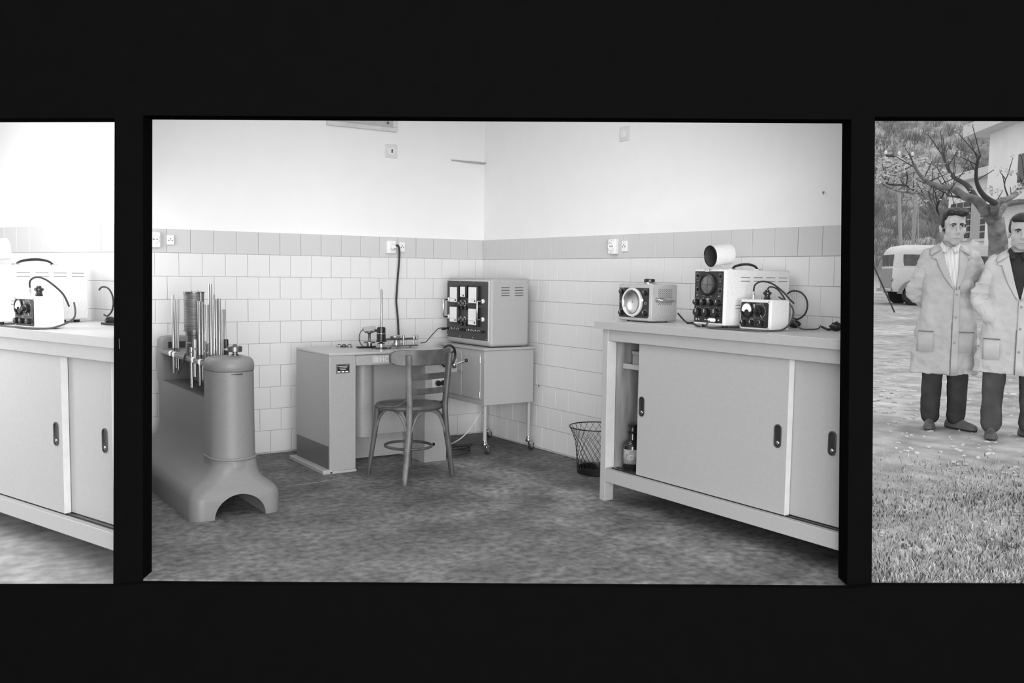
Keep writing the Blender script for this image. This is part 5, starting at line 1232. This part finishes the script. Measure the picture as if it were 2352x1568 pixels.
    # ---- coat
    tab = [(z*k, rx*P['girth'], ry, oy) for z, rx, ry, oy in ((1.475, .070, .064, .030), (1.455, .100, .078, .024), (1.430, .135, .090, .016), (1.395, .165, .102, .008), (1.33, .182, .118, 0), (1.22, .184, .130, 0), (1.08, .180, .134, 0), (.97, .190, .136, 0), (.84, .212, .142, 0), (.66, .230, .146, 0), (P['hem']/k, .246, .150, 0))]
    c = MB(); NR = 40; rows = []
    zs = [tab[0][0] + (tab[-1][0]-tab[0][0])*i/44 for i in range(45)]
    rr = random.Random(P['seed'])
    for z in zs:
        rx, ry, oy = lerp_tab(tab, z); low = max(0, (1.0*k-z)/.5)
        rows.append([(math.cos(a)*rx*(1+.022*low*math.sin(7*a+P['seed'])), oy + math.sin(a)*ry*(1+.04*low*math.sin(5*a+2)), z) for a in [2*PI*i/NR for i in range(NR)]])
    c.rings(rows)
    for A in P['arms']:
        a0, a1, a2 = Vector(A[0]), Vector(A[1]), Vector(A[2])
        capsule(c, [a0, (a0+a1)/2 + (a1-a0).cross(Vector((0, 1, 0)))*.04, a1, (a1+a2)/2, a2.lerp(a1, .06)], [.064, .068, .064, .060, .056], 16)
        # cloth folds gathered at the elbow
        for j in range(5):
            u = .62 + .2*j; p = a0.lerp(a1, u) if u < 1 else a1.lerp(a2, u-1); dd = ((a1-a0) if u < 1 else (a2-a1)).normalized(); e1_ = dd.orthogonal().normalized(); e2_ = dd.cross(e1_)
            ring = [p + (e1_*math.cos(x) + e2_*math.sin(x))*.066 + dd*.022*math.sin(x*1+j) for x in [2*PI*i/16 for i in range(17)]]
            c.tube(ring, .011, 6)
    coat = fuse(c.build('coat', P['coat'], t), .0085, 4, .5)
    tx = bpy.data.textures.new('cloth_folds', 'CLOUDS'); tx.noise_scale = .11; tx.noise_depth = 2
    dm = coat.modifiers.new('folds', 'DISPLACE'); dm.texture = tx; dm.strength = .045; dm.mid_level = .5; dm.texture_coords = 'LOCAL'
    def fy(x, z, off):           # front surface of the coat
        rx, ry, oy = lerp_tab(tab, z); u = max(-.98, min(.98, x/rx)); return oy - ry*math.sqrt(1-u*u) - off
    def patch(name, poly, m_, off, th=.005, parent=coat, n=7):
        """cloth piece lying on the coat front; poly: left and right edge as lists of (x,z)"""
        le, re = poly; rws = []
        for (xa, za), (xb, zb) in zip(le, re):
            rws.append([(xa+(xb-xa)*i/n, fy(xa+(xb-xa)*i/n, za+(zb-za)*i/n, off), za+(zb-za)*i/n) for i in range(n+1)])
        o = MB().rings(rws, cap=False, closed=False).build(name, m_, t, smooth=70)
        sd2 = o.modifiers.new('thick', 'SOLIDIFY'); sd2.thickness = th; sd2.offset = 0
        return o
    vb = P['vee']; vx = P['veex']; kk = k
    nz = [1.462, 1.43, 1.38, 1.30, 1.22, vb+.03, vb]
    def vw(z): return max(.004, .066*((z-vb)/(1.45-vb))**.75) if z > vb else .004
    patch('shirt', ([(vx*(1.45-z)/(1.45-vb)-vw(z)-.012, z*kk) for z in nz], [(vx*(1.45-z)/(1.45-vb)+vw(z)+.012, z*kk) for z in nz]), P['shirt'], .012)
    for sx in (-1, 1):
        zl_ = [1.47, 1.43, 1.385, 1.36, 1.30, 1.22, vb+.02, vb-.012]
        inn = [(vx*(1.45-min(z, 1.45))/(1.45-vb)+sx*(vw(min(z, 1.45))+.002), z*kk) for z in zl_]
        wd = [.030, .052, .085, .058, .055, .045, .022, .006]
        outr = [(i_[0]+sx*w_, i_[1]-(.02 if j == 2 else 0)) for j, (i_, w_) in enumerate(zip(inn, wd))]
        patch('lapel', (inn, outr), P['coat'], .024, .006)
        # collar leaf folded over the shoulder
        cl = [[(sx*.060, .030, 1.500*kk), (sx*.072, -.010, 1.488*kk), (sx*.070, -.060, 1.462*kk), (sx*.064, -.092, 1.440*kk)],
              [(sx*.120, .045, 1.462*kk), (sx*.138, -.012, 1.448*kk), (sx*.145, -.074, 1.418*kk), (sx*.142, -.112, 1.388*kk)]]
        o = MB().rings(cl, cap=False, closed=False).build('collar_leaf', P['coat'], t, smooth=70); o.modifiers.new('thick', 'SOLIDIFY').thickness = .007
        sc = [[(sx*.052, .02, 1.508*kk), (sx*.060, -.03, 1.500*kk), (sx*.040, -.075, 1.470*kk), (sx*.010, -.092, 1.450*kk)], [(sx*.072, .02, 1.478*kk), (sx*.080, -.05, 1.462*kk), (sx*.062, -.100, 1.420*kk), (sx*.030, -.122, 1.405*kk)]]
        o = MB().rings(sc, cap=False, closed=False).build('shirt_collar', P['shirt'], t, smooth=70); o.modifiers.new('thick', 'SOLIDIFY').thickness = .005
    # skin showing in the open neck
    patch('front_placket', ([(vx-.006, vb*kk-.01-(vb*kk-.01-P['hem'])*i/8) for i in range(9)], [(vx+.034+.012*i/8, vb*kk-.01-(vb*kk-.01-P['hem'])*i/8) for i in range(9)]), P['coat'], .016, .006)
    patch('front_slit_shade', ([(vx-.012, .86*kk-(.86*kk-P['hem'])*i/6) for i in range(7)], [(vx-.004, .86*kk-(.86*kk-P['hem'])*i/6) for i in range(7)]), M_SEAM, .013, .004, n=2)  # dark strip painting the shade in the coat's front slit
    for z in P['buttons']:
        MB().lathe([(.009, 0), (.010, .003), (0, .004)], 12, TR((vx+.012, fy(vx+.012, z*kk, .019), z*kk), (PI/2, 0, 0))).build('button', mat('coat_button', .25, .5), t, smooth=40)
    for sx in (-1, 1):
        patch('pocket', ([(sx*.145-.062, z) for z in (.78*kk, .72*kk, .62*kk)], [(sx*.145+.050, z) for z in (.78*kk, .72*kk, .62*kk)]), P['coat'], .012, .008)
        patch('pocket_opening', ([(sx*.145-.062, z) for z in (.787*kk, .779*kk)], [(sx*.145+.050, z) for z in (.787*kk, .779*kk)]), M_SEAM, .016, .004)
    patch('breast_pocket', ([(.075, z) for z in (1.20*kk, 1.15*kk, 1.09*kk)], [(.155, z) for z in (1.20*kk, 1.15*kk, 1.09*kk)]), P['coat'], .010, .006)
    # ---- trousers and shoes
    tr_ = MB()
    for Lg in P['legs']: capsule(tr_, [(Lg[0]*.8, 0, .80*k), (Lg[0]*.95, Lg[1]*.3, .50*k), (Lg[0], Lg[1]*.8, .25), (Lg[0], Lg[1], .10)], [.100, .083, .072, .074], 18)
    tro = fuse(tr_.build('trousers', P['trousers'], t), .009, 4, .5)
    dm = tro.modifiers.new('folds', 'DISPLACE'); dm.texture = tx; dm.strength = .018; dm.texture_coords = 'LOCAL'
    for Lg in P['legs']:
        x_, y_, a = Lg[0], Lg[1], Lg[2]; Ms = TR((x_, y_, 0), (0, 0, a))
        sh = MB(); rs_ = []
        for yy, wd, ht in ((.085, .022, .050), (.075, .033, .066), (.04, .038, .085), (0, .038, .090), (-.05, .040, .075), (-.10, .046, .058), (-.145, .047, .048), (-.175, .036, .040), (-.192, .016, .028)):
            rs_.append([(wd*math.cos(q), yy, .010 + max(0, ht*math.sin(q)) if math.sin(q) > 0 else .010) for q in [2*PI*i/16 for i in range(16)]])
        so_ = sh.rings(rs_, M=Ms).build('shoe', M_SHOE, t, smooth=60)
        MB().prism([(.042*math.cos(q)*(1 if math.sin(q) < 0 else .85), -.05 + .146*math.sin(-q)*-1) for q in [2*PI*i/20 for i in range(20)]], 0, .014, 'z', Ms).build('sole', M_SOLE, so_, bevel=.002)
        MB().lathe([(.040, .07), (.040, .13)], 14, TR((x_, y_+.02, 0))).build('sock', M_SOCK, t)
    return t
person('man in an open work coat over a striped shirt, hands behind his back', 3.595, 7.48, math.radians(-22), dict(
    H=1.77, hs=1.15, head=(.015, -.035, 1.590), hyaw=math.radians(14), tilt=math.radians(3), face_w=.98, nose=.003, brow=-.001, neck=(.0, .02), girth=1.03, hem=.44, seed=2,
    coat=M_COAT, shirt=M_SHIRT_STRIPE, trousers=M_TROUS, vee=1.13, veex=.045, buttons=(1.08, .90, .70),
    arms=[((-.158, .0, 1.375), (-.240, .055, 1.10), (-.125, .150, .965), (.9, .25, -.15), (0, 0, 1)), ((.158, .0, 1.375), (.235, .075, 1.10), (.115, .165, .965), (-.9, .15, -.15), (0, 0, 1))],
    legs=[(-.085, -.03, math.radians(-3)), (.105, .0, math.radians(48))],
    locks=[(.028, -.068, .106, .048, .030, .026), (-.030, -.052, .112, .040, .032, .026), (.045, -.030, .118, .036, .040, .026), (-.060, -.018, .085, .022, .032, .034)]))
person('man in a pale work coat over a dark shirt, hand in his pocket', 3.935, 7.10, math.radians(-27), dict(
    H=1.71, hs=1.08, head=(.012, -.03, 1.545), hyaw=math.radians(3), tilt=math.radians(5), face_w=1.08, nose=.001, brow=.001, neck=(.0, .02), girth=1.06, hem=.49, seed=5,
    coat=M_COAT2, shirt=M_SHIRT_DARK, trousers=M_TROUS2, vee=1.10, veex=.02, buttons=(1.04, .87, .69),
    arms=[((-.156, .0, 1.325), (-.245, .030, 1.065), (-.160, -.070, .895), (.30, .05, -.9), (.6, -.6, 0)), ((.156, .0, 1.325), (.250, .030, 1.065), (.165, -.070, .895), (-.30, .05, -.9), (-.6, -.6, 0))],
    legs=[(-.125, -.08, math.radians(2)), (.135, .05, math.radians(40))],
    locks=[(.0, -.062, .100, .058, .030, .024), (-.040, -.045, .104, .034, .034, .026), (.042, -.045, .104, .034, .034, .026)]))
